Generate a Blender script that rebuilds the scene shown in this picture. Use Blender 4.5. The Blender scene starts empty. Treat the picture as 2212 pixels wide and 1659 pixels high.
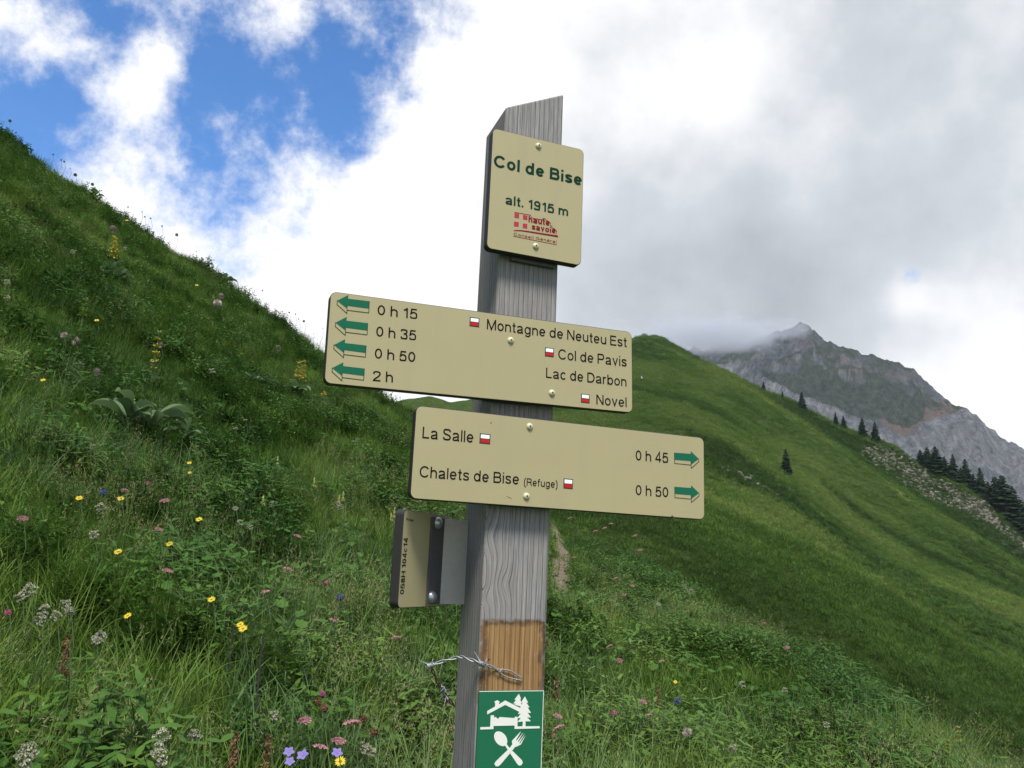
import bpy, bmesh, math, random
import numpy as np
from math import sin, cos, tan, atan, atan2, pi, radians, degrees, exp, sqrt
from mathutils import Vector, Matrix

random.seed(7)
rng = np.random.default_rng(11)
scn = bpy.context.scene
C = scn.collection

# ------------------------------------------------------------------ camera
EYE = np.array([0.0, 0.0, 1.6])
F, PX, PY = 1800.0, 1106.0, 829.5            # focal length and centre for a 2212 x 1659 frame
PITCH, ROLL = radians(12.517), radians(2.502)
_f = np.array([0, cos(PITCH), sin(PITCH)])
_r = np.array([1.0, 0, 0])
_u = np.array([0, -sin(PITCH), cos(PITCH)])
CAMX = cos(ROLL) * _r + sin(ROLL) * _u
CAMY = cos(ROLL) * _u - sin(ROLL) * _r
cam_data = bpy.data.cameras.new('camera')
cam = bpy.data.objects.new('camera', cam_data)
C.objects.link(cam)
cam_data.sensor_width = 36.0
cam_data.lens = 36.0 * F / 2212.0
cam_data.clip_start = 0.05
cam_data.clip_end = 20000
m = Matrix.Identity(4)
for i in range(3):
    m[i][0], m[i][1], m[i][2], m[i][3] = CAMX[i], CAMY[i], -_f[i], EYE[i]
cam.matrix_world = m
scn.camera = cam


def ray(x, y):
    return _f * F + CAMX * (x - PX) - CAMY * (y - PY)


def polar(x, y):
    d = ray(x, y)
    return atan2(d[0], d[1]), d[2] / sqrt(d[0] ** 2 + d[1] ** 2)


# ------------------------------------------------------------------ sky, sun, exposure
SUN_EL, SUN_AZ = radians(60), radians(178)    # azimuth clockwise from +Y (behind the camera, right)
world = bpy.data.worlds.new('World')
scn.world = world
world.use_nodes = True
world.cycles.sampling_method = 'MANUAL'
world.cycles.sample_map_resolution = 256
wn, wl = world.node_tree.nodes, world.node_tree.links
wn.clear()


def wnode(t, **kw):
    n = wn.new(t)
    for k, v in kw.items():
        setattr(n, k, v)
    return n


def wmath(op, a, b=None, c=None, clamp=False):
    n = wnode('ShaderNodeMath', operation=op, use_clamp=clamp)
    for i, s in enumerate((a, b, c)):
        if s is None:
            continue
        if isinstance(s, (int, float)):
            n.inputs[i].default_value = s
        else:
            wl.new(s, n.inputs[i])
    return n.outputs[0]


tc = wnode('ShaderNodeTexCoord')
DIR = tc.outputs['Generated']


def wnoise(scale, detail, rough, off=(0, 0, 0), dist=0.0):
    mp = wnode('ShaderNodeMapping')
    mp.inputs['Location'].default_value = off
    wl.new(DIR, mp.inputs['Vector'])
    n = wnode('ShaderNodeTexNoise')
    n.inputs['Scale'].default_value = scale
    n.inputs['Detail'].default_value = detail
    n.inputs['Roughness'].default_value = rough
    n.inputs['Distortion'].default_value = dist
    wl.new(mp.outputs[0], n.inputs['Vector'])
    return n.outputs['Fac']


def wblob(x, y, rad, amp):
    """soft round region of the sky around one direction (rad = radius in picture pixels)"""
    d = ray(x, y)
    d = d / np.linalg.norm(d)
    n = wnode('ShaderNodeVectorMath', operation='DOT_PRODUCT')
    wl.new(DIR, n.inputs[0])
    n.inputs[1].default_value = tuple(d)
    k = 1.0 / (rad / F) ** 2
    e = wmath('EXPONENT', wmath('MULTIPLY_ADD', n.outputs['Value'], 2 * k, -2 * k))
    return wmath('MULTIPLY', e, amp)


def wsum(lst):
    s = lst[0]
    for a in lst[1:]:
        s = wmath('ADD', s, a)
    return s


sky = wnode('ShaderNodeTexSky', sky_type='NISHITA')
sky.sun_disc = False
sky.sun_elevation = SUN_EL
sky.sun_rotation = SUN_AZ
sky.altitude = 2500
sky.air_density = 0.9
sky.dust_density = 0.1
sky.ozone_density = 4.0
bg_sky = wnode('ShaderNodeBackground')
bg_sky.inputs['Strength'].default_value = 0.135
hs = wnode('ShaderNodeHueSaturation')
hs.inputs['Saturation'].default_value = 1.22
wl.new(sky.outputs[0], hs.inputs['Color'])
wl.new(hs.outputs[0], bg_sky.inputs['Color'])

# cloud cover: fractal noise, opened by blue gaps and closed by banks; thicker towards the horizon
wsep = wnode('ShaderNodeSeparateXYZ')
wl.new(DIR, wsep.inputs[0])
low = wnode('ShaderNodeMapRange', interpolation_type='SMOOTHSTEP')
low.inputs['From Min'].default_value = 0.42
low.inputs['From Max'].default_value = 0.12
low.inputs['To Max'].default_value = 1.3
wl.new(wsep.outputs['Z'], low.inputs['Value'])
cover = wsum([
    wmath('MULTIPLY_ADD', wnoise(6.0, 8, 0.66, (0.3, 0.1, 0.7), 0.0), 5.2, -2.40), low.outputs['Result'],
    wblob(480, 90, 300, -0.40), wblob(770, 110, 150, -0.70), wblob(690, 230, 120, -0.95),
    wblob(150, 250, 150, -0.40), wblob(400, 230, 100, -0.25),
    wblob(350, 110, 55, 0.95), wblob(325, 200, 65, 0.85), wblob(240, 190, 45, 0.5), wblob(30, 50, 75, 0.80), wblob(590, 30, 70, 0.75),
    wblob(140, 105, 55, 0.65), wblob(620, 190, 60, 0.45), wblob(560, 380, 160, 0.3), wblob(330, 400, 130, 0.4),
    wblob(1330, 330, 430, 1.9), wblob(1850, 450, 620, 1.6),
    wblob(735, 345, 60, -0.75), wblob(1965, 598, 40, -1.6), wblob(1100, 640, 420, 0.8), wblob(2130, 740, 60, -1.2)])
mr = wnode('ShaderNodeMapRange', interpolation_type='SMOOTHSTEP')
mr.inputs['From Min'].default_value = -0.35
mr.inputs['From Max'].default_value = 0.95
wl.new(cover, mr.inputs['Value'])
mask = mr.outputs['Result']
# cloud brightness: thin white in the middle, thick grey bank to the right and low
grey = wsum([
    wmath('MULTIPLY_ADD', wnoise(4.0, 7, 0.58, (5.1, 0.4, 0.2), 0.0), 1.1, -0.38),
    wblob(1950, 330, 560, 0.20), wblob(1480, 700, 260, 0.28), wblob(1750, 700, 170, 0.26),
    wblob(1250, 560, 320, 0.16), wblob(1150, 130, 330, -0.20), wblob(500, 430, 330, -0.12),
    wblob(2090, 660, 70, -0.14), wblob(2170, 830, 100, -0.10), wblob(1960, 640, 50, -0.2)])
cr = wnode('ShaderNodeValToRGB')
cr.color_ramp.elements[0].position = 0.10
cr.color_ramp.elements[0].color = (0.90, 0.885, 0.885, 1)
cr.color_ramp.elements[1].position = 1.0
cr.color_ramp.elements[1].color = (0.23, 0.245, 0.27, 1)
e = cr.color_ramp.elements.new(0.45)
e.color = (0.49, 0.52, 0.555, 1)
wl.new(grey, cr.inputs[0])
bg_cl = wnode('ShaderNodeBackground')
bg_cl.inputs['Strength'].default_value = 0.66
wl.new(cr.outputs[0], bg_cl.inputs['Color'])
mix = wnode('ShaderNodeMixShader')
wl.new(mask, mix.inputs[0])
wl.new(bg_sky.outputs[0], mix.inputs[1])
wl.new(bg_cl.outputs[0], mix.inputs[2])
wo = wnode('ShaderNodeOutputWorld')
wl.new(mix.outputs[0], wo.inputs['Surface'])

sun_d = bpy.data.lights.new('sun', 'SUN')
sun_d.energy = 3.0
sun_d.angle = radians(16)
sun_d.color = (1.0, 0.96, 0.90)
sun = bpy.data.objects.new('sun', sun_d)
C.objects.link(sun)
sdir = Vector((sin(SUN_AZ) * cos(SUN_EL), cos(SUN_AZ) * cos(SUN_EL), sin(SUN_EL)))
sun.rotation_euler = sdir.to_track_quat('Z', 'Y').to_euler()
sun.location = (0, -20, 60)

scn.view_settings.view_transform = 'Standard'
scn.view_settings.look = 'None'
scn.view_settings.exposure = 1.0
scn.view_settings.gamma = 1.0
scn.view_settings.use_curve_mapping = False
scn.render.engine = 'CYCLES'
scn.cycles.use_denoising = True
scn.cycles.max_bounces = 4
scn.cycles.diffuse_bounces = 3
scn.cycles.transparent_max_bounces = 6
scn.cycles.sample_clamp_indirect = 6


# ------------------------------------------------------------------ helpers
def tag(o, label=None, cat=None, group=None, kind=None):
    for k, v in (('label', label), ('category', cat), ('group', group), ('kind', kind)):
        if v:
            o[k] = v
    return o


class Mat:
    """small procedural material builder"""

    def __init__(self, name):
        self.m = bpy.data.materials.new(name)
        self.m.use_nodes = True
        self.n, self.l = self.m.node_tree.nodes, self.m.node_tree.links
        self.b = self.n['Principled BSDF']
        self.out = self.n['Material Output']
        self.t = None

    def node(self, t, **kw):
        n = self.n.new(t)
        for k, v in kw.items():
            setattr(n, k, v)
        return n

    def put(self, sock, v):
        if isinstance(v, bpy.types.NodeSocket):
            self.l.new(v, sock)
        elif isinstance(v, (tuple, list)) and len(v) == 3 and sock.type == 'RGBA':
            sock.default_value = (*v, 1)
        else:
            sock.default_value = v

    def coord(self, which='Object'):
        if self.t is None:
            self.t = self.node('ShaderNodeTexCoord')
        return self.t.outputs[which]

    def map(self, vec=None, scale=(1, 1, 1), loc=(0, 0, 0), rot=(0, 0, 0)):
        n = self.node('ShaderNodeMapping')
        n.inputs['Scale'].default_value = scale
        n.inputs['Location'].default_value = loc
        n.inputs['Rotation'].default_value = rot
        self.l.new(vec or self.coord(), n.inputs['Vector'])
        return n.outputs[0]

    def noise(self, scale, detail=4, rough=0.55, vec=None, dist=0.0):
        n = self.node('ShaderNodeTexNoise')
        n.inputs['Scale'].default_value = scale
        n.inputs['Detail'].default_value = detail
        n.inputs['Roughness'].default_value = rough
        n.inputs['Distortion'].default_value = dist
        self.l.new(vec or self.coord(), n.inputs['Vector'])
        return n.outputs['Fac']

    def math(self, op, a, b=None, c=None, clamp=False):
        n = self.node('ShaderNodeMath', operation=op, use_clamp=clamp)
        for i, s in enumerate((a, b, c)):
            if s is not None:
                self.put(n.inputs[i], s)
        return n.outputs[0]

    def ramp(self, fac, stops):
        n = self.node('ShaderNodeValToRGB')
        els = n.color_ramp.elements
        while len(els) < len(stops):
            els.new(0.5)
        for e_, (p_, c_) in zip(els, stops):
            e_.position = p_
            e_.color = (*c_, 1) if len(c_) == 3 else c_
        self.l.new(fac, n.inputs[0])
        return n.outputs[0]

    def mix(self, fac, a, b, mode='MIX'):
        n = self.node('ShaderNodeMix', data_type='RGBA', blend_type=mode)
        self.put(n.inputs[0], fac)
        self.put(n.inputs[6], a)
        self.put(n.inputs[7], b)
        return n.outputs[2]

    def step(self, v, lo, hi):
        n = self.node('ShaderNodeMapRange', interpolation_type='SMOOTHSTEP')
        self.put(n.inputs['Value'], v)
        n.inputs['From Min'].default_value = lo
        n.inputs['From Max'].default_value = hi
        return n.outputs['Result']

    def attr(self, name, typ='GEOMETRY'):
        n = self.node('ShaderNodeAttribute', attribute_type=typ, attribute_name=name)
        return n

    def bump(self, h, strength=0.3, dist=0.01):
        n = self.node('ShaderNodeBump')
        n.inputs['Strength'].default_value = strength
        n.inputs['Distance'].default_value = dist
        self.l.new(h, n.inputs['Height'])
        self.l.new(n.outputs[0], self.b.inputs['Normal'])

    def set(self, **kw):
        names = dict(col='Base Color', rough='Roughness', metal='Metallic', spec='Specular IOR Level')
        for k, v in kw.items():
            self.put(self.b.inputs[names[k]], v)
        return self


def plain(name, col, rough=0.6, metal=0.0, var=0.12, scale=60.0, bump=0.0, spec=0.4):
    """one-colour material with grain, so that nothing is perfectly flat"""
    M = Mat(name)
    n = M.noise(scale, 5, 0.6)
    c = M.mix(n, tuple(max(0, v * (1 - var)) for v in col), tuple(min(1, v * (1 + var)) for v in col))
    M.set(col=c, rough=rough, metal=metal, spec=spec)
    if bump:
        M.bump(n, bump, 0.002)
    return M.m


def mesh_obj(name, verts, faces, mat=None, parent=None, base=(0, 0, 0), smooth=False, link=True):
    me = bpy.data.meshes.new(name)
    v = np.asarray(verts, dtype=float) - np.asarray(base, dtype=float)
    me.from_pydata(v.tolist(), [], [list(map(int, f)) for f in faces])
    if mat:
        for mm in (mat if isinstance(mat, (list, tuple)) else [mat]):
            me.materials.append(mm)
    if smooth:
        me.polygons.foreach_set('use_smooth', [True] * len(me.polygons))
    me.update()
    o = bpy.data.objects.new(name, me)
    if link:
        C.objects.link(o)
    if parent:
        o.parent = parent
    return o


def fast_grid(name, P, mat, smooth=True):
    """P: (rows, cols, 3) grid of points -> one mesh"""
    R, K = P.shape[:2]
    me = bpy.data.meshes.new(name)
    idx = np.arange(R * K).reshape(R, K)
    q = np.stack([idx[:-1, :-1], idx[:-1, 1:], idx[1:, 1:], idx[1:, :-1]], -1).reshape(-1, 4)
    me.vertices.add(R * K)
    me.vertices.foreach_set('co', P.reshape(-1).astype(np.float32))
    me.loops.add(q.size)
    me.loops.foreach_set('vertex_index', q.reshape(-1).astype(np.int32))
    me.polygons.add(len(q))
    me.polygons.foreach_set('loop_start', np.arange(0, q.size, 4, dtype=np.int32))
    me.polygons.foreach_set('use_smooth', np.full(len(q), smooth))
    me.update(calc_edges=True)
    me.validate()
    me.materials.append(mat)
    o = bpy.data.objects.new(name, me)
    C.objects.link(o)
    return o


def point_attr(o, name, arr):
    a = o.data.attributes.new(name, 'FLOAT', 'POINT')
    a.data.foreach_set('value', np.asarray(arr, dtype=np.float32).reshape(-1))


def empty(name, loc, rz=0.0, scale=1.0):
    o = bpy.data.objects.new(name, None)
    o.empty_display_size = 0.1
    o.location = loc
    o.rotation_euler = (0, 0, rz)
    o.scale = (scale,) * 3
    C.objects.link(o)
    return o


# value noise in numpy
def _hash(ix, iy, seed):
    h = (ix.astype(np.int64) * 374761393 + iy.astype(np.int64) * 668265263 + seed * 974634777) & 0x7fffffff
    h = ((h ^ (h >> 13)) * 1274126177) & 0x7fffffff
    return ((h ^ (h >> 16)) & 0xffff) / 65535.0


def vnoise(x, y, seed=0):
    ix, iy = np.floor(x), np.floor(y)
    fx, fy = x - ix, y - iy
    fx, fy = fx * fx * fx * (fx * (fx * 6 - 15) + 10), fy * fy * fy * (fy * (fy * 6 - 15) + 10)
    a, b = _hash(ix, iy, seed), _hash(ix + 1, iy, seed)
    c, d = _hash(ix, iy + 1, seed), _hash(ix + 1, iy + 1, seed)
    return (a * (1 - fx) + b * fx) * (1 - fy) + (c * (1 - fx) + d * fx) * fy - 0.5


def fbm(x, y, oct=5, gain=0.5, seed=0):
    s, amp = 0.0, 1.0
    for k in range(oct):
        s = s + amp * vnoise(x * 2 ** k + 17.3 * k, y * 2 ** k - 9.1 * k, seed + k)
        amp *= gain
    return s


def ridged(x, y, oct=5, gain=0.5, seed=0):
    s, amp = 0.0, 1.0
    for k in range(oct):
        s = s + amp * (0.5 - 2 * np.abs(vnoise(x * 2 ** k + 7.7 * k, y * 2 ** k + 3.1 * k, seed + k)))
        amp *= gain
    return s


def smooth_table(tab, width):
    """tab: list of (theta, value) -> callable, linear with a little rounding"""
    t = np.array([a for a, b in tab])
    v = np.array([b for a, b in tab])
    fine = np.linspace(t[0], t[-1], 3000)
    fv = np.interp(fine, t, v)
    k = max(1, int(width / (fine[1] - fine[0])))
    ker = np.hanning(2 * k + 3)
    ker /= ker.sum()
    fv = np.convolve(np.pad(fv, k + 1, mode='edge'), ker, 'valid')
    return lambda a: np.interp(a, fine, fv)


# ------------------------------------------------------------------ near terrain (the meadow round the pass)
VEG = 0.22
CREST = [(-200, 140, 28), (0, 275, 26), (200, 412, 26), (400, 545, 25), (560, 660, 24), (700, 755, 23), (850, 852, 22),
         (900, 885, 22), (1000, 965, 21), (1100, 1052, 22), (1170, 1108, 26), (1250, 1140, 27), (1330, 1170, 25),
         (1440, 1225, 20), (1607, 1330, 14), (1717, 1398, 11), (1847, 1490, 9), (2062, 1605, 7), (2212, 1690, 6.2),
         (2500, 1860, 5)]
ct = [(*polar(x, y), r) for x, y, r in CREST]
ct = [(radians(-110), 0.62, 30)] + ct + [(radians(60), -0.36, 4.5), (radians(110), -0.42, 4.5)]
crest_e = smooth_table([(a, e_) for a, e_, r in ct], radians(0.8))
crest_r = smooth_table([(a, r) for a, e_, r in ct], radians(2.5))
Z0 = 0.15


def near_z(x, y, detail=True):
    x, y = np.asarray(x, float), np.asarray(y, float)
    th, r = np.arctan2(x, y), np.maximum(np.hypot(x, y), 1e-3)
    rc, ec = crest_r(th), crest_e(th)
    zc = 1.6 + ec * rc - VEG
    p = 1.0 + 0.22 * np.clip(ec / 0.25, 0, 1)
    q = np.minimum(r / rc, 1.0)
    z = Z0 + (zc - Z0) * q ** p
    t = np.maximum(r - rc, 0)
    z = z - 0.75 * t * t / (t + 1.5) + np.minimum(t, 1.0) * 0.1
    if detail:
        w = np.clip(r / 6, 0, 1)
        z = z + w * (0.34 * fbm(x * 0.35, y * 0.35, 3, 0.5, 3) + 0.12 * fbm(x * 1.6, y * 1.6, 3, 0.5, 9))
    return z


def hit_near(px, py, h=0.0):
    d = ray(px, py)
    d = d / sqrt(d[0] ** 2 + d[1] ** 2)
    r = np.linspace(0.9, 45, 9000)
    zz = EYE[2] + d[2] * r
    g = near_z(d[0] * r, d[1] * r) + h
    below = np.nonzero(zz <= g)[0]
    k = below[0] if len(below) else int(np.argmin(zz - g))
    return np.array([d[0] * r[k], d[1] * r[k], zz[k]])


def grass_ground(name, dark, light, earth, s1, s2):
    M = Mat(name)
    n1 = M.noise(s1, 6, 0.6)
    n2 = M.noise(s2, 5, 0.65)
    c = M.mix(M.step(n1, 0.35, 0.65), dark, light)
    c = M.mix(M.step(n2, 0.58, 0.75), c, earth)
    M.set(col=c, rough=0.95, spec=0.1)
    M.bump(n2, 0.6, 0.05)
    return M.m


m_meadow = grass_ground('meadow_soil', (0.018, 0.040, 0.010), (0.030, 0.065, 0.014), (0.045, 0.040, 0.020), 1.3, 9.0)
TH = np.radians(np.linspace(-115, 115, 461))
RR = np.concatenate([np.linspace(0.0, 1.0, 6), np.geomspace(1.1, 75, 210)])
T2, R2 = np.meshgrid(TH, RR)
X2, Y2 = R2 * np.sin(T2), R2 * np.cos(T2)
Z2 = near_z(X2, Y2)
meadow = fast_grid('meadow_ground', np.stack([X2, Y2, Z2], -1), m_meadow)
tag(meadow, kind='structure')
tag(meadow, 'steep grassy meadow slope rising left of the signpost')

# ------------------------------------------------------------------ the green ridge beyond the pass
SKY_D = [(500, 930), (700, 905), (870, 861), (930, 853), (976, 866), (1016, 860), (1100, 835), (1200, 800), (1300, 758), (1345, 735),
         (1372, 726), (1392, 719), (1420, 720), (1440, 730), (1500, 767), (1577, 806), (1640, 838), (1700, 858), (1780, 900),
         (1850, 930), (1930, 958), (1975, 988), (2000, 1006), (2050, 1022), (2100, 1052), (2150, 1096), (2212, 1150),
         (2400, 1290), (2700, 1450)]
RID_A = [(500, 960), (1000, 900), (1300, 800), (1372, 768), (1480, 793), (1577, 830), (1752, 938), (1899, 1046), (2074, 1152),
         (2212, 1240), (2400, 1360), (2700, 1530)]
RID_B = [(500, 1000), (1000, 950), (1300, 880), (1372, 862), (1480, 885), (1577, 933), (1694, 1018), (1752, 1072), (1840, 1150),
         (1990, 1243), (2212, 1335), (2400, 1440), (2700, 1590)]
RID_C = [(500, 1080), (1000, 1030), (1190, 1000), (1372, 985), (1521, 1058), (1693, 1146), (1871, 1251), (2062, 1366), (2212, 1448),
         (2400, 1560), (2700, 1720)]


def etab(pts, w=0.5):
    return smooth_table([polar(x, y) for x, y in pts], radians(w))


eD, eA, eB, eC = etab(SKY_D, 0.25), etab(RID_A), etab(RID_B), etab(RID_C)
# each crest has its own distance; all spurs run down to the right from one ridge that climbs away from us
rD = smooth_table([(polar(x, 900)[0], r) for x, r in ((500, 150), (870, 170), (1016, 185), (1200, 240), (1400, 285), (1700, 275), (2212, 255), (2700, 240))], radians(2))
rA = smooth_table([(polar(x, 900)[0], r) for x, r in ((500, 135), (1016, 160), (1372, 240), (1600, 225), (2212, 195), (2700, 180))], radians(2))
rB = smooth_table([(polar(x, 900)[0], r) for x, r in ((500, 110), (1016, 130), (1372, 175), (1600, 160), (2212, 140), (2700, 130))], radians(2))
rC = smooth_table([(polar(x, 900)[0], r) for x, r in ((500, 75), (1016, 80), (1372, 95), (1600, 90), (2212, 80), (2700, 75))], radians(2))


def ridge_nodes(th):
    """list of (range, elevation) arrays from near to far for every azimuth"""
    a, b, c, d = eA(th), eB(th), eC(th), eD(th)
    ra, rb, rc_, rd = rA(th), rB(th), rC(th), rD(th)
    g = lambda lo, hi, k: lo + (hi - lo) * k
    return [(0 * th + 30, c - 0.30), (rc_ * 0.72, c - 0.075), (rc_, c), (g(rc_, rb, .40), g(c, b, .10)), (g(rc_, rb, .72), g(c, b, .50)),
            (rb, b), (g(rb, ra, .40), g(b, a, .26)), (g(rb, ra, .72), g(b, a, .60)),
            (ra, a), (g(ra, rd, .40), g(a, d, .12)), (g(ra, rd, .72), g(a, d, .52)), (rd, d),
            (rd + 40, d - 0.05), (rd + 160, d - 0.32)]


THm = np.radians(np.linspace(-24, 52, 820))
nodes = ridge_nodes(THm)
ROWS = 430
rr_cols = np.zeros((ROWS, len(THm)))
ee_cols = np.zeros((ROWS, len(THm)))
band = np.zeros((ROWS, len(THm)))
nr = np.stack([a for a, b in nodes])
ne = np.stack([b for a, b in nodes])
s_par = np.linspace(0, 1, ROWS)
for j in range(len(THm)):
    r_ = nr[0, j] * (nr[-1, j] / nr[0, j]) ** s_par
    e_ = np.interp(r_, nr[:, j], ne[:, j])
    rr_cols[:, j], ee_cols[:, j] = r_, e_
    band[:, j] = np.interp(r_, nr[:, j], [-1, -.4, 0, .3, .7, 1, 1.3, 1.7, 2, 2.3, 2.7, 3, 3.3, 4])
# round the profile along the ray and between rays
ker = np.hanning(9)
ker /= ker.sum()
ee_s = np.apply_along_axis(lambda v: np.convolve(np.pad(v, 4, mode='edge'), ker, 'valid'), 0, ee_cols)
Xm, Ym = rr_cols * np.sin(THm)[None], rr_cols * np.cos(THm)[None]
Zm = 1.6 + ee_s * rr_cols
w_ = np.clip((rr_cols - 30) / 60, 0.15, 1) * np.clip((rD(THm)[None] + 4 - rr_cols) / 10, 0.12, 1)
fall = (Xm * 0.80 - Ym * 0.25)                # coordinate down the fall line
acr = (Xm * 0.30 + Ym * 0.95)                 # coordinate across it (gullies alternate along this one)
gul = fbm(acr * 0.045 + 2, fall * 0.008, 4, 0.55, 21)
Zm = Zm + w_ * (2.2 * gul + 0.9 * fbm(Xm * 0.10, Ym * 0.10, 4, 0.5, 31) + 0.25 * fbm(Xm * .6, Ym * .6, 3, 0.5, 41))

m_hill = Mat('alpine_turf')
co = m_hill.coord('Object')
stretch = m_hill.map(co, (0.28, 1.3, 1), rot=(0, 0, radians(17)))
n_big = m_hill.noise(0.035, 6, 0.62, stretch, 0.6)
n_mid = m_hill.noise(0.22, 6, 0.68, co, 0.3)
n_fine = m_hill.noise(2.6, 7, 0.80, co)
turf = m_hill.ramp(m_hill.math('MULTIPLY_ADD', n_mid, 0.55, m_hill.math('MULTIPLY', n_big, 0.50)),
                   [(0.38, (0.050, 0.090, 0.018)), (0.52, (0.085, 0.145, 0.027)), (0.66, (0.130, 0.185, 0.044))])
turf = m_hill.mix(m_hill.step(n_fine, 0.36, 0.60), m_hill.mix(0.72, turf, (0.020, 0.040, 0.011)), turf)
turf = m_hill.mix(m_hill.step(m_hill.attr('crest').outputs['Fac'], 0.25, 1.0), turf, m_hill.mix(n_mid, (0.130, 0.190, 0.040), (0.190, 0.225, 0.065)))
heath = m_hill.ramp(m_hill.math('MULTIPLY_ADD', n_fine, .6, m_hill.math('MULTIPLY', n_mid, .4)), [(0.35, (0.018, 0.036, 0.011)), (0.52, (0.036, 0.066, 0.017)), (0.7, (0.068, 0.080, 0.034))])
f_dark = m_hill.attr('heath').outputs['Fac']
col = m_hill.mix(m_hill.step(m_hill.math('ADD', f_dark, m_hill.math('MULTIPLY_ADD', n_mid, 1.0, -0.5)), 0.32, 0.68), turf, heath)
n_sc = m_hill.noise(0.55, 7, 0.8, co)
scree = m_hill.ramp(n_fine, [(0.35, (0.075, 0.065, 0.048)), (0.6, (0.17, 0.15, 0.118)), (0.75, (0.27, 0.25, 0.21))])
f_sc = m_hill.attr('scree').outputs['Fac']
col = m_hill.mix(m_hill.step(m_hill.math('ADD', f_sc, m_hill.math('MULTIPLY_ADD', n_sc, 3.6, -1.8)), 0.46, 0.60), col, scree)
m_hill.set(col=col, rough=0.95, spec=0.08)
m_hill.bump(m_hill.math('ADD', n_fine, m_hill.math('MULTIPLY', n_mid, 2.0)), 1.0, 1.3)
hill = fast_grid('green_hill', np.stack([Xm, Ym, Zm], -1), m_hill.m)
tag(hill, kind='structure')
tag(hill, 'steep green ridge with grassy spurs behind the signpost')
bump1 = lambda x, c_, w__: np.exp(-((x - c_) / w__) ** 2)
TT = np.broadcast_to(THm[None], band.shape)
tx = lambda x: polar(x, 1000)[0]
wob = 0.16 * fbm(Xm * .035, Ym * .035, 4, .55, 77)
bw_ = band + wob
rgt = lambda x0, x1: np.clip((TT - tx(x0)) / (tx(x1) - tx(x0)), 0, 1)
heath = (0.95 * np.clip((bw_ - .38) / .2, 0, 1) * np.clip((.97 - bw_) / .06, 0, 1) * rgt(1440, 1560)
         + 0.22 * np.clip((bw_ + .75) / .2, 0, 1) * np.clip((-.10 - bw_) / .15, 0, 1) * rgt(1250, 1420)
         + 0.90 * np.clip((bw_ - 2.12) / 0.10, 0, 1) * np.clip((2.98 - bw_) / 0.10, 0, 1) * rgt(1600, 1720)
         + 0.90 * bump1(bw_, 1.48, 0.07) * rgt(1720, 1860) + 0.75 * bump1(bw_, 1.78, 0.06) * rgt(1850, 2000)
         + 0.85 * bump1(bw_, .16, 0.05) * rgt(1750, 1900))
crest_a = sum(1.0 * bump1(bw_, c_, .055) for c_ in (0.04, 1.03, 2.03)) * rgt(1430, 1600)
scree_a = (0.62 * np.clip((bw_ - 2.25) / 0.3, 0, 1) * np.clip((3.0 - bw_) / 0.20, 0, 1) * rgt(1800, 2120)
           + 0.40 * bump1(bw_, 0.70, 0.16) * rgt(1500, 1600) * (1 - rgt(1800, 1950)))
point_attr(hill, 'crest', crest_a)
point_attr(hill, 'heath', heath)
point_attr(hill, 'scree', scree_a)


def hill_z(th, r):
    nn = ridge_nodes(np.array([th]))
    return 1.6 + r * np.interp(r, [float(a[0]) for a, b in nn], [float(b[0]) for a, b in nn])


# grid lookup of the finished hill surface
def hill_surface(px, py):
    """first grid vertex the sight line meets"""
    th, e_ = polar(px, py)
    j = int(np.clip(np.searchsorted(THm, th), 0, len(THm) - 1))
    el = (Zm[:, j] - 1.6) / rr_cols[:, j]
    k = np.nonzero(el >= e_)[0]
    k = int(k[0]) if len(k) else int(np.argmax(el))
    return np.array([Xm[k, j], Ym[k, j], Zm[k, j]])


# valley floor sheet to the horizon
m_valley = grass_ground('valley_turf', (0.03, 0.06, 0.02), (0.06, 0.10, 0.03), (0.08, 0.08, 0.05), 0.004, 0.02)
vp = []
for r_ in (0.0, 400, 1500, 2600, 3500):
    vp.append([(r_ * cos(a), r_ * sin(a), -75 - r_ * 0.02) for a in np.linspace(0, 2 * pi, 97)])
valley = fast_grid('valley_ground', np.array(vp), m_valley)
tag(valley, 'dark green valley floor far below the ridge', kind='structure')

# ------------------------------------------------------------------ rock mountain
MT = [(1100, 960), (1250, 870), (1340, 800), (1440, 755), (1500, 752), (1560, 745), (1620, 738), (1660, 728), (1690, 716), (1715, 706), (1740, 710), (1770, 730),
      (1795, 748), (1810, 750), (1845, 752), (1860, 768), (1900, 776), (1950, 792), (1972, 795), (1985, 812), (2010, 832), (2040, 862),
      (2060, 870), (2078, 884), (2110, 892), (2130, 922), (2160, 942), (2190, 956), (2212, 972), (2300, 1030), (2500, 1120), (2800, 1230)]
eM = etab(MT, 0.12)
THk = np.radians(np.linspace(-2, 52, 760))
Rk = np.linspace(820, 2300, 380)
Tk, RK = np.meshgrid(THk, Rk)
rcr = 1650 + 60 * np.sin(Tk * 9)
q = (RK - 820) / (rcr - 820)
ecr = eM(Tk)
prof = np.interp(q, [0, .18, .36, .46, .62, .74, .86, 1.0, 1.1, 1.6], [-.20, -.06, .30, .40, .52, .70, .78, 1.0, .86, .10])
elow = -0.05
ek = elow + (ecr - elow) * prof
Xk, Yk = RK * np.sin(Tk), RK * np.cos(Tk)
Zk = 1.6 + ek * RK
wk = np.clip(1.02 - np.abs(q - 1.0) * 0, 0, 1) * np.where(q > 0.93, np.clip((1.0 - q) / 0.07, 0.10, 1), 1)
rg = ridged(Xk * 0.0055, Yk * 0.0028, 6, 0.55, 51)
fine = ridged(Xk * 0.028, Yk * 0.020, 4, 0.55, 61)
strata = np.sin((Zk + 0.30 * Xk + 20 * fbm(Xk * .006, Yk * .006, 3, .5, 71)) * 0.10)
Zk = Zk + wk * (46 * rg + 16 * fine + 7.0 * strata)
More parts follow.
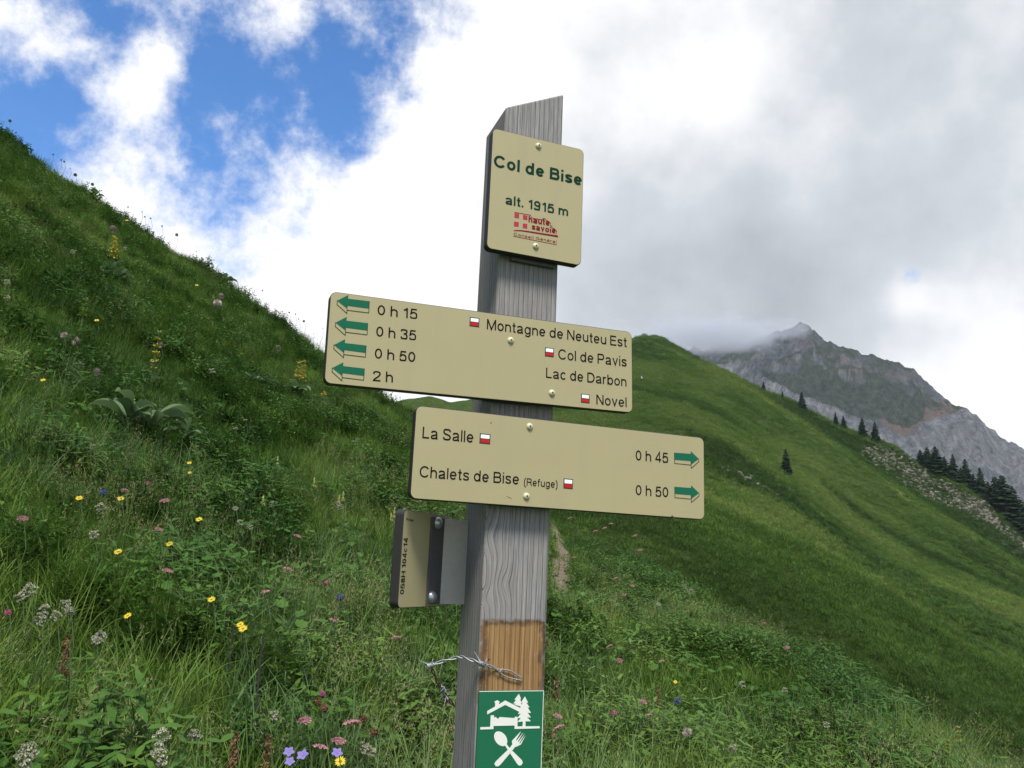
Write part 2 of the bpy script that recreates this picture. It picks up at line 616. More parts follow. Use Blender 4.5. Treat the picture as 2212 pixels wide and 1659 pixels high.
Xk = Xk + wk * 10 * fbm(Xk * .02, Zk * .02, 3, .5, 81)
Zk = Zk + np.exp(-((q - 1) / .05) ** 2) * (6 * fine + 8 * fbm(Tk * 90, Tk * 0, 4, .6, 5))
m_rock = Mat('limestone')
co = m_rock.coord('Object')
geo = m_rock.node('ShaderNodeNewGeometry')
sep = m_rock.node('ShaderNodeSeparateXYZ')
m_rock.l.new(geo.outputs['Normal'], sep.inputs[0])
ns = m_rock.noise(0.012, 8, 0.62, co, 0.4)
nf = m_rock.noise(0.09, 8, 0.72, m_rock.map(co, (1, 1, 0.35)))
lime = m_rock.ramp(m_rock.math('MULTIPLY_ADD', nf, 0.6, m_rock.math('MULTIPLY', ns, 0.4)),
                   [(0.36, (0.022, 0.026, 0.034)), (0.50, (0.092, 0.098, 0.110)), (0.61, (0.23, 0.235, 0.24))])
lime = m_rock.mix(m_rock.math('MULTIPLY', m_rock.attr('pale').outputs['Fac'], .55), lime, m_rock.ramp(nf, [(0.34, (0.09, 0.095, 0.105)), (0.60, (0.32, 0.325, 0.33))]))
red = m_rock.attr('red').outputs['Fac']
lime = m_rock.mix(m_rock.step(m_rock.math('MULTIPLY_ADD', ns, 0.6, red), 0.55, 0.9), lime, (0.165, 0.118, 0.098))
turf2 = m_rock.ramp(nf, [(0.36, (0.010, 0.020, 0.010)), (0.50, (0.032, 0.048, 0.022)), (0.62, (0.075, 0.080, 0.050))])
g_a = m_rock.attr('grassy').outputs['Fac']
flat = m_rock.math('ADD', m_rock.math('MULTIPLY', sep.outputs['Z'], 0.9), m_rock.math('MULTIPLY_ADD', ns, 0.9, -0.45))
flat = m_rock.math('ADD', flat, m_rock.math('ADD', g_a, m_rock.math('MULTIPLY_ADD', nf, 1.1, -0.55)))
m_rock.set(col=m_rock.mix(m_rock.step(flat, 0.55, 0.72), lime, turf2), rough=0.95, spec=0.1)
m_rock.bump(m_rock.math('ADD', nf, ns), 1.0, 30.0)
mount = fast_grid('rock_mountain', np.stack([Xk, Yk, Zk], -1), m_rock.m)
tag(mount, 'grey limestone mountain with grassy ledges and a cloudy summit', kind='structure')
# below this line the wall is bare pale cliff, above it lie the grassy ledges
eK = etab([(1400, 790), (1560, 795), (1620, 805), (1700, 838), (1800, 880), (1900, 925), (1960, 938), (2010, 920), (2092, 880), (2140, 905), (2300, 1000), (2600, 1100)], .5)
ev = (Zk - 1.6) / RK + .010 * fbm(Tk * 45, RK * .006, 4, .6, 301)
up_ = np.clip((ev - eK(Tk)) / .006 + .5, 0, 1)
pat = fbm(Tk * 16, ev * 42 + Tk * 9, 4, .55, 311)
ga = up_ * np.clip(.10 + 1.5 * pat, -.5, .75) * (1 - .8 * bump1(q, 1.0, .09)) - .85 * (1 - up_) * (q < 1)
point_attr(mount, 'grassy', ga)
point_attr(mount, 'pale', (1 - up_) * (q < 1.02))
point_attr(mount, 'red', 1.0 * bump1(ev - eK(Tk), .010, .009) * np.clip((Tk - polar(1890, 900)[0]) / .02, 0, 1) * np.clip((polar(2096, 900)[0] - Tk) / .01, 0, 1)
           + 0.42 * bump1(ev - eK(Tk), .062, .012))

# ------------------------------------------------------------------ paths
m_path = Mat('trodden_earth')
n = m_path.noise(14, 6, 0.7)
m_path.set(col=m_path.ramp(n, [(0.3, (0.085, 0.066, 0.042)), (0.55, (0.155, 0.125, 0.085)), (0.75, (0.24, 0.21, 0.165))]), rough=0.95, spec=0.1)
m_path.bump(n, 0.8, 0.03)


def ribbon(name, pts, width, zfun, mat, lift=0.06):
    pts = np.array(pts)
    d = np.concatenate([[0], np.cumsum(np.hypot(*np.diff(pts[:, :2], axis=0).T))])
    s = np.linspace(0, d[-1], int(max(20, d[-1] / 0.25)))
    x, y = np.interp(s, d, pts[:, 0]), np.interp(s, d, pts[:, 1])
    k = np.hanning(9)
    k /= k.sum()
    x = np.convolve(np.pad(x, 4, mode='edge'), k, 'valid')
    y = np.convolve(np.pad(y, 4, mode='edge'), k, 'valid')
    tx_, ty_ = np.gradient(x), np.gradient(y)
    L = np.hypot(tx_, ty_)
    nx, ny = -ty_ / L, tx_ / L
    rows = []
    for o_ in np.linspace(-1, 1, 7):
        w = width * (0.5 + 0.10 * np.sin(s * 2.1 + o_)) * o_
        xx, yy = x + nx * w, y + ny * w
        rows.append(np.stack([xx, yy, zfun(xx, yy) + lift * (1 - 1.5 * o_ * o_)], -1))
    return fast_grid(name, np.array(rows), mat), np.stack([x, y], -1)


pp = [hit_near(*p) for p in ((1150, 1420), (1172, 1370), (1190, 1330), (1206, 1275), (1214, 1230), (1206, 1185), (1196, 1150), (1192, 1128))]
path, PATHXY = ribbon('path', [(a[0], a[1]) for a in pp], 0.50, lambda a, b: near_z(a, b), m_path.m)
tag(path, 'narrow trodden earth path climbing past the signpost', kind='structure')

# ------------------------------------------------------------------ signpost
ap = radians(68.93)
PDX = np.array([sin(ap), cos(ap), 0.0])               # along the front face, to the right
PDN = np.array([cos(ap), -sin(ap), 0.0])              # out of the front face, towards the viewer
UP = np.array([0, 0, 1.0])
PL = np.array([-0.03457, 1.44081, 0.0])               # front left edge of the post
PW, PD = 0.12, 0.112
post_c = PL + PDX * PW / 2 - PDN * PD / 2
ground_z = float(near_z(post_c[0], post_c[1]))
SP_LOC = np.array([post_c[0], post_c[1], ground_z])
sp = empty('signpost', SP_LOC)
tag(sp, 'weathered wooden signpost with cream hiking signs in the foreground', 'signpost')


class Plane:
    """a flat face: o origin, ex / ey in-plane axes, n outward normal"""

    def __init__(self, o, ex, n, tilt=0.0):
        self.n = n
        self.ex = ex * cos(tilt) + UP * sin(tilt)
        self.ey = UP * cos(tilt) - ex * sin(tilt)
        self.o = o

    def hit(self, x, y):
        d = ray(x, y)
        t = np.dot(self.o - EYE, self.n) / np.dot(d, self.n)
        p = EYE + t * d - self.o
        return np.array([np.dot(p, self.ex), np.dot(p, self.ey)])

    def pt(self, s, t, h=0.0):
        return self.o + self.ex * s + self.ey * t + self.n * h


def slab_poly(pl, poly, h0, h1):
    """2-D polygon (list of (s,t)) extruded from height h0 to h1 along the plane's normal"""
    k = len(poly)
    area = sum(poly[i][0] * poly[(i + 1) % k][1] - poly[(i + 1) % k][0] * poly[i][1] for i in range(k))
    if area < 0:
        poly = poly[::-1]
    v = [pl.pt(a, b, h1) for a, b in poly] + [pl.pt(a, b, h0) for a, b in poly]
    f = [list(range(k)), list(range(2 * k - 1, k - 1, -1))]
    f += [[i, k + i, k + (i + 1) % k, (i + 1) % k][::1] for i in range(k)]
    return v, f


class Bag:
    def __init__(self):
        self.v, self.f = [], []

    def add(self, v, f):
        o = len(self.v)
        self.v += [tuple(a) for a in v]
        self.f += [[i + o for i in ff] for ff in f]
        return self

    def obj(self, name, mat, parent, base, smooth=False):
        return mesh_obj(name, self.v, self.f, mat, parent, base, smooth)


def bevel(o, w, seg=2):
    md = o.modifiers.new('bevel', 'BEVEL')
    md.width = w
    md.segments = seg
    md.limit_method = 'ANGLE'
    md.angle_limit = radians(50)
    return o


# --- materials of the sign
def wood_material():
    M = Mat('weathered_wood')
    co_ = M.coord('Object')
    sp_ = M.node('ShaderNodeSeparateXYZ')
    M.l.new(co_, sp_.inputs[0])
    x_, y_, z_ = sp_.outputs
    # knots: push the grain aside round two places on the front face
    off = None
    for (kx, kz, a_, sx, sz) in KNOTS:
        dx = M.math('SUBTRACT', x_, kx)
        dz = M.math('SUBTRACT', z_, kz)
        r2 = M.math('ADD', M.math('MULTIPLY', M.math('MULTIPLY', dx, dx), 1 / sx ** 2), M.math('MULTIPLY', M.math('MULTIPLY', dz, dz), 1 / sz ** 2))
        g = M.math('MULTIPLY', M.math('EXPONENT', M.math('MULTIPLY', r2, -1.0)), a_)
        off = g if off is None else M.math('ADD', off, g)
    xg = M.math('ADD', M.math('ADD', x_, off), M.math('MULTIPLY', y_, 0.8))
    wob = M.noise(3.0, 3, 0.5, M.map(co_, (4, 4, 1.0)))
    xg = M.math('MULTIPLY_ADD', wob, 0.010, xg)
    cmb = M.node('ShaderNodeCombineXYZ')
    M.l.new(xg, cmb.inputs[0])
    M.l.new(M.math('MULTIPLY', z_, 0.02), cmb.inputs[2])
    bands = M.noise(190, 3, 0.6, cmb.outputs[0])
    cmb2 = M.node('ShaderNodeCombineXYZ')
    M.l.new(xg, cmb2.inputs[0])
    M.l.new(M.math('MULTIPLY', z_, 0.035), cmb2.inputs[2])
    M.l.new(M.math('MULTIPLY', y_, 1.0), cmb2.inputs[1])
    fib = M.noise(620, 4, 0.7, cmb2.outputs[0])
    wave = M.node('ShaderNodeTexWave', wave_type='BANDS', bands_direction='X', wave_profile='SAW')
    wave.inputs['Scale'].default_value = 34
    wave.inputs['Distortion'].default_value = 1.6
    wave.inputs['Detail'].default_value = 2
    wave.inputs['Detail Scale'].default_value = 0.6
    M.l.new(cmb.outputs[0], wave.inputs['Vector'])
    cracks = M.step(wave.outputs['Fac'], 0.86, 0.99)
    blot = M.noise(7, 5, 0.6, M.map(co_, (1, 1, 0.35)))
    grey = M.ramp(M.math('MULTIPLY_ADD', fib, 0.55, M.math('MULTIPLY', bands, 0.45)),
                  [(0.32, (0.10, 0.096, 0.091)), (0.50, (0.225, 0.219, 0.211)), (0.66, (0.36, 0.353, 0.343))])
    grey = M.mix(M.step(blot, 0.40, 0.66), M.mix(0.35, grey, (0.22, 0.20, 0.175)), grey)
    grey = M.mix(M.math('MULTIPLY', cracks, 0.62), grey, (0.045, 0.038, 0.032))
    # fresh orange wood where an older plaque used to sit
    zl, zh, xl, xh = PATCH
    edge_n = M.noise(38, 5, 0.65)
    jit = M.math('MULTIPLY_ADD', edge_n, 0.034, -0.017)
    d1 = M.math('MINIMUM', M.math('SUBTRACT', z_, zl), M.math('SUBTRACT', zh, z_))
    d2 = M.math('MINIMUM', M.math('SUBTRACT', x_, xl), M.math('SUBTRACT', xh, x_))
    dd = M.math('ADD', M.math('MINIMUM', d1, d2), jit)
    front = M.step(M.math('MULTIPLY', y_, -1.0), PD / 2 - 0.004, PD / 2 - 0.001)
    stain = M.math('MULTIPLY', M.step(dd, -0.006, 0.002), front)
    fresh = M.math('MULTIPLY', M.step(dd, 0.003, 0.011), front)
    brown = M.mix(M.step(bands, 0.4, 0.6), (0.075, 0.045, 0.024), (0.16, 0.10, 0.055))
    orange = M.ramp(M.math('MULTIPLY_ADD', bands, 0.7, M.math('MULTIPLY', fib, 0.3)),
                    [(0.34, (0.13, 0.070, 0.028)), (0.52, (0.27, 0.160, 0.065)), (0.68, (0.35, 0.24, 0.120))])
    orange = M.mix(M.math('MULTIPLY', M.step(M.noise(30, 5, 0.7), 0.60, 0.72), 0.5), orange, (0.50, 0.44, 0.36))
    orange = M.mix(M.math('MULTIPLY', cracks, 0.45), orange, (0.09, 0.05, 0.025))
    c_ = M.mix(stain, grey, brown)
    c_ = M.mix(fresh, c_, orange)
    M.set(col=c_, rough=0.88, spec=0.15)
    M.bump(M.math('SUBTRACT', M.math('MULTIPLY_ADD', fib, 0.5, bands), M.math('MULTIPLY', cracks, 1.4)), 0.55, 0.0025)
    return M.m


front = Plane(PL, PDX, PDN)
# post object: local x along the face, local y into the post
top_fr = front.hit(1218, 203)
top_fl = front.hit(1098, 232)
left_face = Plane(PL, -PDN, -PDX)
top_bl = left_face.hit(1052, 293)
zt_fr, zt_fl, zt_bl = top_fr[1], top_fl[1], top_bl[1]
zt_br = zt_fr + (zt_bl - zt_fl)
to_local = lambda p: (np.dot(p - SP_LOC, PDX), -np.dot(p - SP_LOC, PDN), p[2] - ground_z)


def post_px(x, y):
    s, t = front.hit(x, y)
    return s - PW / 2, t - ground_z


KNOTS = []
for (kx, ky, a_, sx, sz) in ((1056, 1158, 0.012, 0.020, 0.030), (1086, 1262, 0.010, 0.016, 0.022), (1048, 1290, 0.008, 0.014, 0.016)):
    s_, t_ = post_px(kx, ky)
    KNOTS.append((s_, t_, a_, sx, sz))
pa, pb = post_px(1040, 1341), post_px(1178, 1520)
PATCH = (pb[1], pa[1], -PW / 2 + 0.004, PW / 2 - 0.004)
m_wood = wood_material()
w2, d2 = PW / 2, PD / 2
sl = lambda z: z - ground_z
zb = -0.45
NZ = 40
pv, pf = [], []
prof = [(-w2, -d2), (w2, -d2), (w2, d2), (-w2, d2)]
tops = [sl(zt_fl), sl(zt_fr), sl(zt_br), sl(zt_bl)]
for k in range(NZ + 1):
    for (a, b), zt in zip(prof, tops):
        pv.append((a, b, zb + (zt - zb) * k / NZ))
for k in range(NZ):
    for i in range(4):
        pf.append([4 * k + i, 4 * k + (i + 1) % 4, 4 * k + 4 + (i + 1) % 4, 4 * k + 4 + i])
pf.append([4 * NZ, 4 * NZ + 1, 4 * NZ + 2, 4 * NZ + 3])
pf.append([3, 2, 1, 0])
post = mesh_obj('post', pv, pf, m_wood, sp)
post.rotation_euler = (0, 0, atan2(PDX[1], PDX[0]))
bevel(post, 0.004, 3)


def cream_material(name, base):
    M = Mat(name)
    n1 = M.noise(9, 5, 0.6)
    n2 = M.noise(900, 2, 0.5)
    n3 = M.noise(60, 4, 0.7)
    c_ = M.mix(n1, tuple(v * 0.94 for v in base), tuple(v * 1.05 for v in base))
    c_ = M.mix(M.math('MULTIPLY', n2, 0.16), c_, (0.25, 0.225, 0.14))
    c_ = M.mix(M.math('MULTIPLY', M.step(n3, 0.68, 0.80), 0.22), c_, (0.24, 0.21, 0.13))
    strk = M.noise(26, 4, .6, M.map(M.coord(), (1.6, 1.6, .16)))
    c_ = M.mix(M.math('MULTIPLY', M.step(strk, .50, .78), .20), c_, (0.26, 0.235, 0.15))
    M.set(col=c_, rough=0.50, spec=0.35)
    M.bump(n2, 0.10, 0.0006)
    return M.m


m_cream = cream_material('cream_laminate', (0.345, 0.302, 0.160))
m_core = plain('dark_laminate_core', (0.020, 0.018, 0.017), 0.55, var=0.3, scale=300)
m_black = plain('black_print', (0.008, 0.006, 0.006), 0.8, var=0.2, scale=200, spec=0.1)
m_green_t = plain('green_print', (0.004, 0.032, 0.018), 0.8, var=0.2, scale=200, spec=0.1)
m_green_a = plain('green_arrow', (0.006, 0.105, 0.055), 0.75, var=0.10, scale=200, spec=0.15)
m_line = plain('dark_green_line', (0.006, 0.050, 0.018), 0.7, var=0.1, spec=0.1)
m_red = plain('red_print', (0.42, 0.012, 0.020), 0.7, var=0.12, scale=200, spec=0.15)
m_rose = plain('rose_print', (0.36, 0.030, 0.050), 0.7, var=0.1, scale=200, spec=0.15)
m_dred = plain('dark_red_print', (0.17, 0.006, 0.012), 0.7, var=0.1, scale=200, spec=0.1)
m_whitep = plain('white_print', (0.78, 0.78, 0.78), 0.5, var=0.05)
m_screw = plain('cream_screw', (0.50, 0.47, 0.30), 0.38, var=0.05, scale=300, spec=0.6)
m_sock = plain('screw_socket', (0.05, 0.045, 0.035), 0.6)
m_steel = plain('galvanised_steel', (0.42, 0.40, 0.36), 0.55, 0.25, var=0.15, scale=120)
m_steel_d = plain('dark_and_shaded_steel', (0.11, 0.105, 0.10), 0.55, 0.3, var=0.2, scale=120)  # dark spacer metal; on the bracket flange it paints in shade
m_bolt = plain('zinc_bolt', (0.42, 0.44, 0.46), 0.35, 0.8, var=0.1, scale=300)
m_plq = plain('green_enamel', (0.006, 0.110, 0.050), 0.45, var=0.10, scale=40)
m_plqw = plain('off_white_print', (0.66, 0.66, 0.60), 0.5, var=0.05, scale=60)


def rounded_rect(s0, s1, t0, t1, r, seg=6):
    pts = []
    for cx_, cy_, a0 in ((s1 - r, t1 - r, 0), (s0 + r, t1 - r, 90), (s0 + r, t0 + r, 180), (s1 - r, t0 + r, 270)):
        for k in range(seg + 1):
            a = radians(a0 + 90 * k / seg)
            pts.append((cx_ + r * cos(a), cy_ + r * sin(a)))
    return pts


def blade(name, pl, rect, thick, r, mats=(m_cream, m_core)):
    """laminate board: front (and back) skin cream, edge core dark"""
    poly = rounded_rect(*rect, r)
    k = len(poly)
    b = 0.0012
    inner = rounded_rect(rect[0] + b, rect[1] - b, rect[2] + b, rect[3] - b, r - b)
    rings = [[pl.pt(*p, 0) for p in inner], [pl.pt(*p, -b) for p in poly], [pl.pt(*p, -thick + b) for p in poly], [pl.pt(*p, -thick) for p in inner]]
    v = [p for rg_ in rings for p in rg_]
    f = [list(range(k))]
    mi = [0]
    for a in range(3):
        for i in range(k):
            j = (i + 1) % k
            f.append([a * k + i, (a + 1) * k + i, (a + 1) * k + j, a * k + j])
            mi.append(1)
    f.append(list(range(4 * k - 1, 3 * k - 1, -1)))
    mi.append(0)
    o = mesh_obj(name, v, f, list(mats), sp, SP_LOC)
    o.data.polygons.foreach_set('material_index', mi)
    return o


def dome(pl, s, t, r, h, seg=20, rings=5, cap=1.0):
    v, f = [], []
    for a in range(rings):
        ph = a / (rings - 1) * pi / 2 * cap
        for k in range(seg):
            an = 2 * pi * k / seg
            v.append(pl.pt(s + r * cos(ph) * cos(an), t + r * cos(ph) * sin(an), h * sin(ph)))
    for a in range(rings - 1):
        for k in range(seg):
            j = (k + 1) % seg
            f.append([a * seg + k, a * seg + j, (a + 1) * seg + j, (a + 1) * seg + k])
    f.append([(rings - 1) * seg + k for k in range(seg)])
    return v, f


def screw(pl, px, py, parent, r=0.0062):
    s, t = pl.hit(px, py)
    v, f = dome(pl, s, t, r, 0.0045, cap=0.78)
    o = mesh_obj('screw', v, f, m_screw, parent, SP_LOC, True)
    top = 0.0045 * sin(pi / 2 * 0.78)
    hexp = [(s + 0.0019 * cos(radians(60 * k + 15)), t + 0.0019 * sin(radians(60 * k + 15))) for k in range(6)]
    b = Bag().add(*slab_poly(pl, hexp, top - 0.0005, top + 0.00025))
    # sits on the screw head: joined into it
    bm = bmesh.new()
    bm.from_mesh(o.data)
    nv = [bm.verts.new(Vector(tuple(np.array(p) - SP_LOC))) for p in b.v]
    o.data.materials.append(m_sock)
    for ff in b.f:
        fc = bm.faces.new([nv[i] for i in ff])
        fc.material_index = 1
    bm.to_mesh(o.data)
    bm.free()
    return o


def _arc(cx_, cy_, rx, ry, a0, a1, n_=16):
    return [(cx_ + rx * cos(radians(a0 + (a1 - a0) * k / n_)), cy_ + ry * sin(radians(a0 + (a1 - a0) * k / n_))) for k in range(n_ + 1)]


def _spl(pts, n_=8):
    P = [np.array(p, float) for p in pts]
    P = [2 * P[0] - P[1]] + P + [2 * P[-1] - P[-2]]
    out = []
    for i in range(1, len(P) - 2):
        for k in range(n_):
            t = k / n_
            q0, q1, q2, q3 = P[i - 1:i + 3]
            out.append(tuple(0.5 * (2 * q1 + (q2 - q0) * t + (2 * q0 - 5 * q1 + 4 * q2 - q3) * t * t + (3 * q1 - q0 - 3 * q2 + q3) * t ** 3)))
    out.append(tuple(P[-2]))
    return out


def glyph(ch, s):
    """sans-serif letter as centre lines of strokes of width s (capital height 1) -> (width, strokes)"""
    h, X = s / 2, 0.735
    arch = lambda x0, x1: [(x0, 0), (x0, X - 0.30)] + _arc((x0 + x1) / 2, X - 0.30, (x1 - x0) / 2, 0.30 - h, 180, 0)[1:] + [(x1, 0)]
    if ch == 'o': return .70, [_arc(.35, X / 2, .35 - h, X / 2 - h + .012, 0, 360, 28)]
    if ch == 'c': return .65, [_arc(.35, X / 2, .35 - h, X / 2 - h + .012, 42, 318, 24)]
    if ch in 'eé':
        st = [[(h, X / 2), (.68 - h, X / 2)], _arc(.345, X / 2, .345 - h, X / 2 - h + .012, 0, 322, 26)]
        return .69, st + ([[(.32, .83), (.46, 1.0)]] if ch == 'é' else [])
    if ch == 'd': return .72, [_arc(.34, X / 2, .34 - h, X / 2 - h + .012, 0, 360, 26), [(.70 - h, 0), (.70 - h, 1)]]
    if ch == 'b': return .72, [_arc(.38, X / 2, .34 - h, X / 2 - h + .012, 0, 360, 26), [(h + .02, 0), (h + .02, 1)]]
    if ch == 'g': return .72, [_arc(.34, X / 2, .34 - h, X / 2 - h + .012, 0, 360, 26), [(.70 - h, X), (.70 - h, .0)] + _arc(.36, .0, .34 - h, .27 - h, 0, -155, 12)]
    if ch == 'a':
        return .70, [_spl([(.07, X - .20), (.14, X - h - .03), (.33, X - h + .01), (.52, X - h - .04), (.575, X - .23)]) + [(.575, .16), (.60, h * .9), (.68, h * .9)],
                     _spl([(.57, X - .33), (.36, X - .39), (.13, .28), (h + .01, .18), (.13, h + .01), (.27, h), (.46, .09), (.57, .22)])]
    if ch == 'l': return s, [[(h, 0), (h, 1)]]
    if ch == 'i': return s, [[(h, 0), (h, min(X, 1 - s * .85 - .13))], [(h, 1 - s * .85), (h, 1)]]
    if ch == 't': return .36, [[(.17, .95), (.17, .15)] + _spl([(.17, .15), (.20, h + .01), (.36, h)])[1:], [(0, X - h), (.36, X - h)]]
    if ch == 'f': return .38, [[(.15, 0), (.15, .82)] + _spl([(.15, .82), (.20, 1 - h), (.38, 1 - h)])[1:], [(0, X - h), (.36, X - h)]]
    if ch == 'n': return .66, [[(h, 0), (h, X)], arch(h, .66 - h)]
    if ch == 'h': return .66, [[(h, 0), (h, 1)], arch(h, .66 - h)]
    if ch == 'm': return 1.04, [[(h, 0), (h, X)], arch(h, .52), arch(.52, 1.04 - h)]
    if ch == 'r': return .38, [[(h, 0), (h, X)], _spl([(h, X - .32), (h + .06, X - .12), (.22, X - h - .01), (.38, X - h)])]
    if ch == 'u': return .66, [[(x_, X - y_) for x_, y_ in [(.66 - q_[0], q_[1]) for q_ in arch(h, .66 - h)]], [(.66 - h, 0), (.66 - h, X)]]
    if ch == 'v': return .66, [[(h * .9, X), (.33, h * .6), (.66 - h * .9, X)]]
    if ch in 'sS':
        w, t = (.62, X) if ch == 's' else (.80, 1.0)
        return w, [_spl([(w - h * 1.1, t * .74), (w * .78, t - h * 1.3), (w * .48, t - h), (w * .20, t - h * 1.4), (h * 1.15, t * .735), (w * .24, t * .575), (w * .52, t * .50),
                         (w * .80, t * .415), (w - h, t * .255), (w * .78, h * 1.4), (w * .48, h), (w * .18, h * 1.5), (h * .9, t * .27)])]
    if ch == 'C': return .92, [_arc(.49, .5, .49 - h, .5 - h + .012, 36, 324, 28)]
    if ch == 'G': return .97, [_arc(.49, .5, .49 - h, .5 - h + .012, 40, 330, 28), [(.54, .47), (.95 - h, .47), (.95 - h, 0)]]
    if ch == 'O': return .98, [_arc(.49, .5, .49 - h, .5 - h, 0, 360, 30)]
    bowl = lambda y0, y1, w: [(h, y1), (w - .27, y1)] + _arc(w - .27, (y0 + y1) / 2, .27 - h, (y1 - y0) / 2, 90, -90, 12)[1:] + [(h, y0)]
    if ch == 'B': return .82, [[(h, 0), (h, 1)], bowl(.53, 1 - h, .78), bowl(h, .53, .82)]
    if ch == 'P': return .80, [[(h, 0), (h, 1)], bowl(.45, 1 - h, .80)]
    if ch == 'R': return .84, [[(h, 0), (h, 1)], bowl(.49, 1 - h, .81), _spl([(.50, .49), (.68, .40), (.72, .20), (.80, 0)])]
    if ch == 'D': return .88, [[(h, 0), (h, 1)], [(h, 1 - h), (.42, 1 - h)] + _arc(.42, .5, .46 - h, .5 - h, 90, -90, 16)[1:] + [(h, h)]]
    if ch == 'E': return .74, [[(h, 0), (h, 1)], [(h, 1 - h), (.72, 1 - h)], [(h, .53), (.68, .53)], [(h, h), (.74, h)]]
    if ch == 'L': return .66, [[(h, 1), (h, h), (.66, h)]]
    if ch == 'H': return .86, [[(h, 0), (h, 1)], [(.86 - h, 0), (.86 - h, 1)], [(h, .53), (.86 - h, .53)]]
    if ch == 'N': return .86, [[(h, 0), (h, 1)], [(.86 - h, 0), (.86 - h, 1)], [(h * 1.2, 1 - h * .4), (.86 - h * 1.2, h * .4)]]
    if ch == 'M': return 1.0, [[(h, 0), (h, 1)], [(1 - h, 0), (1 - h, 1)], [(h * 1.1, 1 - h * .3), (.5, .03), (1 - h * 1.1, 1 - h * .3)]]
    if ch == '0': return .68, [_arc(.34, .49, .34 - h, .49 - h, 0, 360, 28)]
    if ch == '1': return .48, [[(.36, 0), (.36, .98)], [(.06, .76), (.24, .79), (.36, .95)]]
    if ch == '2': return .68, [_spl([(h, .66), (.10, .86), (.34, .98 - h), (.58, .85), (.62, .68), (.48, .46), (.16, .22), (h, h)]) + [(.68, h)]]
    if ch == '3': return .68, [_spl([(h, .74), (.12, .90), (.33, .98 - h), (.55, .88), (.60, .73), (.50, .57), (.30, .53)]), _spl([(.30, .53), (.54, .47), (.68 - h, .27), (.56, .09), (.33, h), (.11, .09), (h, .26)])]
    if ch == '4': return .70, [[(.50, 0), (.50, .97), (h * .9, .29), (h * .9, .245), (.70, .245)]]
    if ch == '5': return .68, [[(.62, .98 - h), (.16, .98 - h), (.09, .47)] + _spl([(.09, .47), (.32, .61), (.56, .52), (.68 - h, .31), (.56, .10), (.32, h), (.12, .08), (h, .24)])[1:]]
    if ch == '8': return .68, [_arc(.34, .74, .29 - h, .245 - h, 0, 360, 20), _arc(.34, .27, .34 - h, .28 - h, 0, 360, 22)]
    if ch == '9': return .68, [_arc(.34, .67, .34 - h, .315 - h, 0, 360, 22), _spl([(.68 - h, .66), (.66 - h, .33), (.52, .09), (.32, h), (.13, .08), (.07, .22)])]
    if ch == '.': return s, [[(h, 0), (h, s * 1.1)]]
    if ch == '-': return .34, [[(0, .36), (.34, .36)]]
    if ch == '(': return .30, [_spl([(.28, 1.02), (.10, .72), (h, .38), (.10, .04), (.28, -.26)])]
    if ch == ')': return .30, [_spl([(.02, 1.02), (.20, .72), (.30 - h, .38), (.20, .04), (.02, -.26)])]
    return .30, []


def ribbon2(pts, s):
    """flat band of width s round a centre line"""
    P = np.array([p for i, p in enumerate(pts) if i == 0 or np.hypot(*(np.array(p) - np.array(pts[i - 1]))) > 1e-5], float)
    n_ = len(P)
    closed = np.hypot(*(P[0] - P[-1])) < 1e-4
    L, R = [], []
    for i in range(n_):
        a = P[i] - P[i - 1] if i > 0 else (P[0] - P[-2] if closed else P[1] - P[0])
        b = P[i + 1] - P[i] if i < n_ - 1 else (P[1] - P[0] if closed else P[-1] - P[-2])
        a, b = a / np.hypot(*a), b / np.hypot(*b)
        m_ = np.array([-(a + b)[1], (a + b)[0]])
        m_ = m_ / (np.hypot(*m_) + 1e-9)
        k = 1 / max(.42, m_[0] * -a[1] + m_[1] * a[0])
        L.append(P[i] + m_ * s / 2 * k)
        R.append(P[i] - m_ * s / 2 * k)
    return L, R


def text(pl, body, p0, p1, cap, mat, parent, bold=0.0, name='lettering', spacing=1.0, vertical=False, h=0.0003):
    """p0, p1: baseline ends in picture pixels, cap: capital height in pixels"""
    s = 0.138 + bold * 3.0
    sb = 0.150 * spacing - bold * 0.8
    x, strokes = 0.0, []
    for ch in body:
        if ch == ' ':
            x += 0.34 * spacing
            continue
        w, st = glyph(ch, s)
        strokes += [[(x + a, b) for a, b in q_] for q_ in st]
        x += w + sb
    W = x - sb
    a, b = pl.hit(*p0), pl.hit(*p1)
    dv = b - a
    L = np.linalg.norm(dv)
    ex = dv / L
    ey = np.array([-ex[1], ex[0]])
    q1 = pl.hit(p0[0] - cap, p0[1]) if vertical else pl.hit(p0[0], p0[1] - cap)
    hh = abs(np.dot(q1 - a, ey)) * 1.05
    kx = L / W
    v, f = [], []
    for si, st in enumerate(strokes):
        Lf, Rt = ribbon2(st, s)
        o = len(v)
        hz = h + (si % 5) * 0.00004
        for q_, r_ in zip(Lf, Rt):
            for c_ in (q_, r_):
                z = a + ex * c_[0] * kx + ey * c_[1] * hh
                v.append(pl.pt(z[0], z[1], hz))
        for i in range(len(Lf) - 1):
            f.append([o + 2 * i, o + 2 * i + 1, o + 2 * i + 3, o + 2 * i + 2])
    o = mesh_obj(name, v, f, mat, parent, SP_LOC)
    o['label'] = 'lettering reading ' + body
    return o


def poly_px(pl, pts, name, mat, parent, h=0.0004, h0=0.0):
    v, f = slab_poly(pl, [tuple(pl.hit(*p)) for p in pts], h0, h)
    return mesh_obj(name, v, f, mat, parent, SP_LOC)


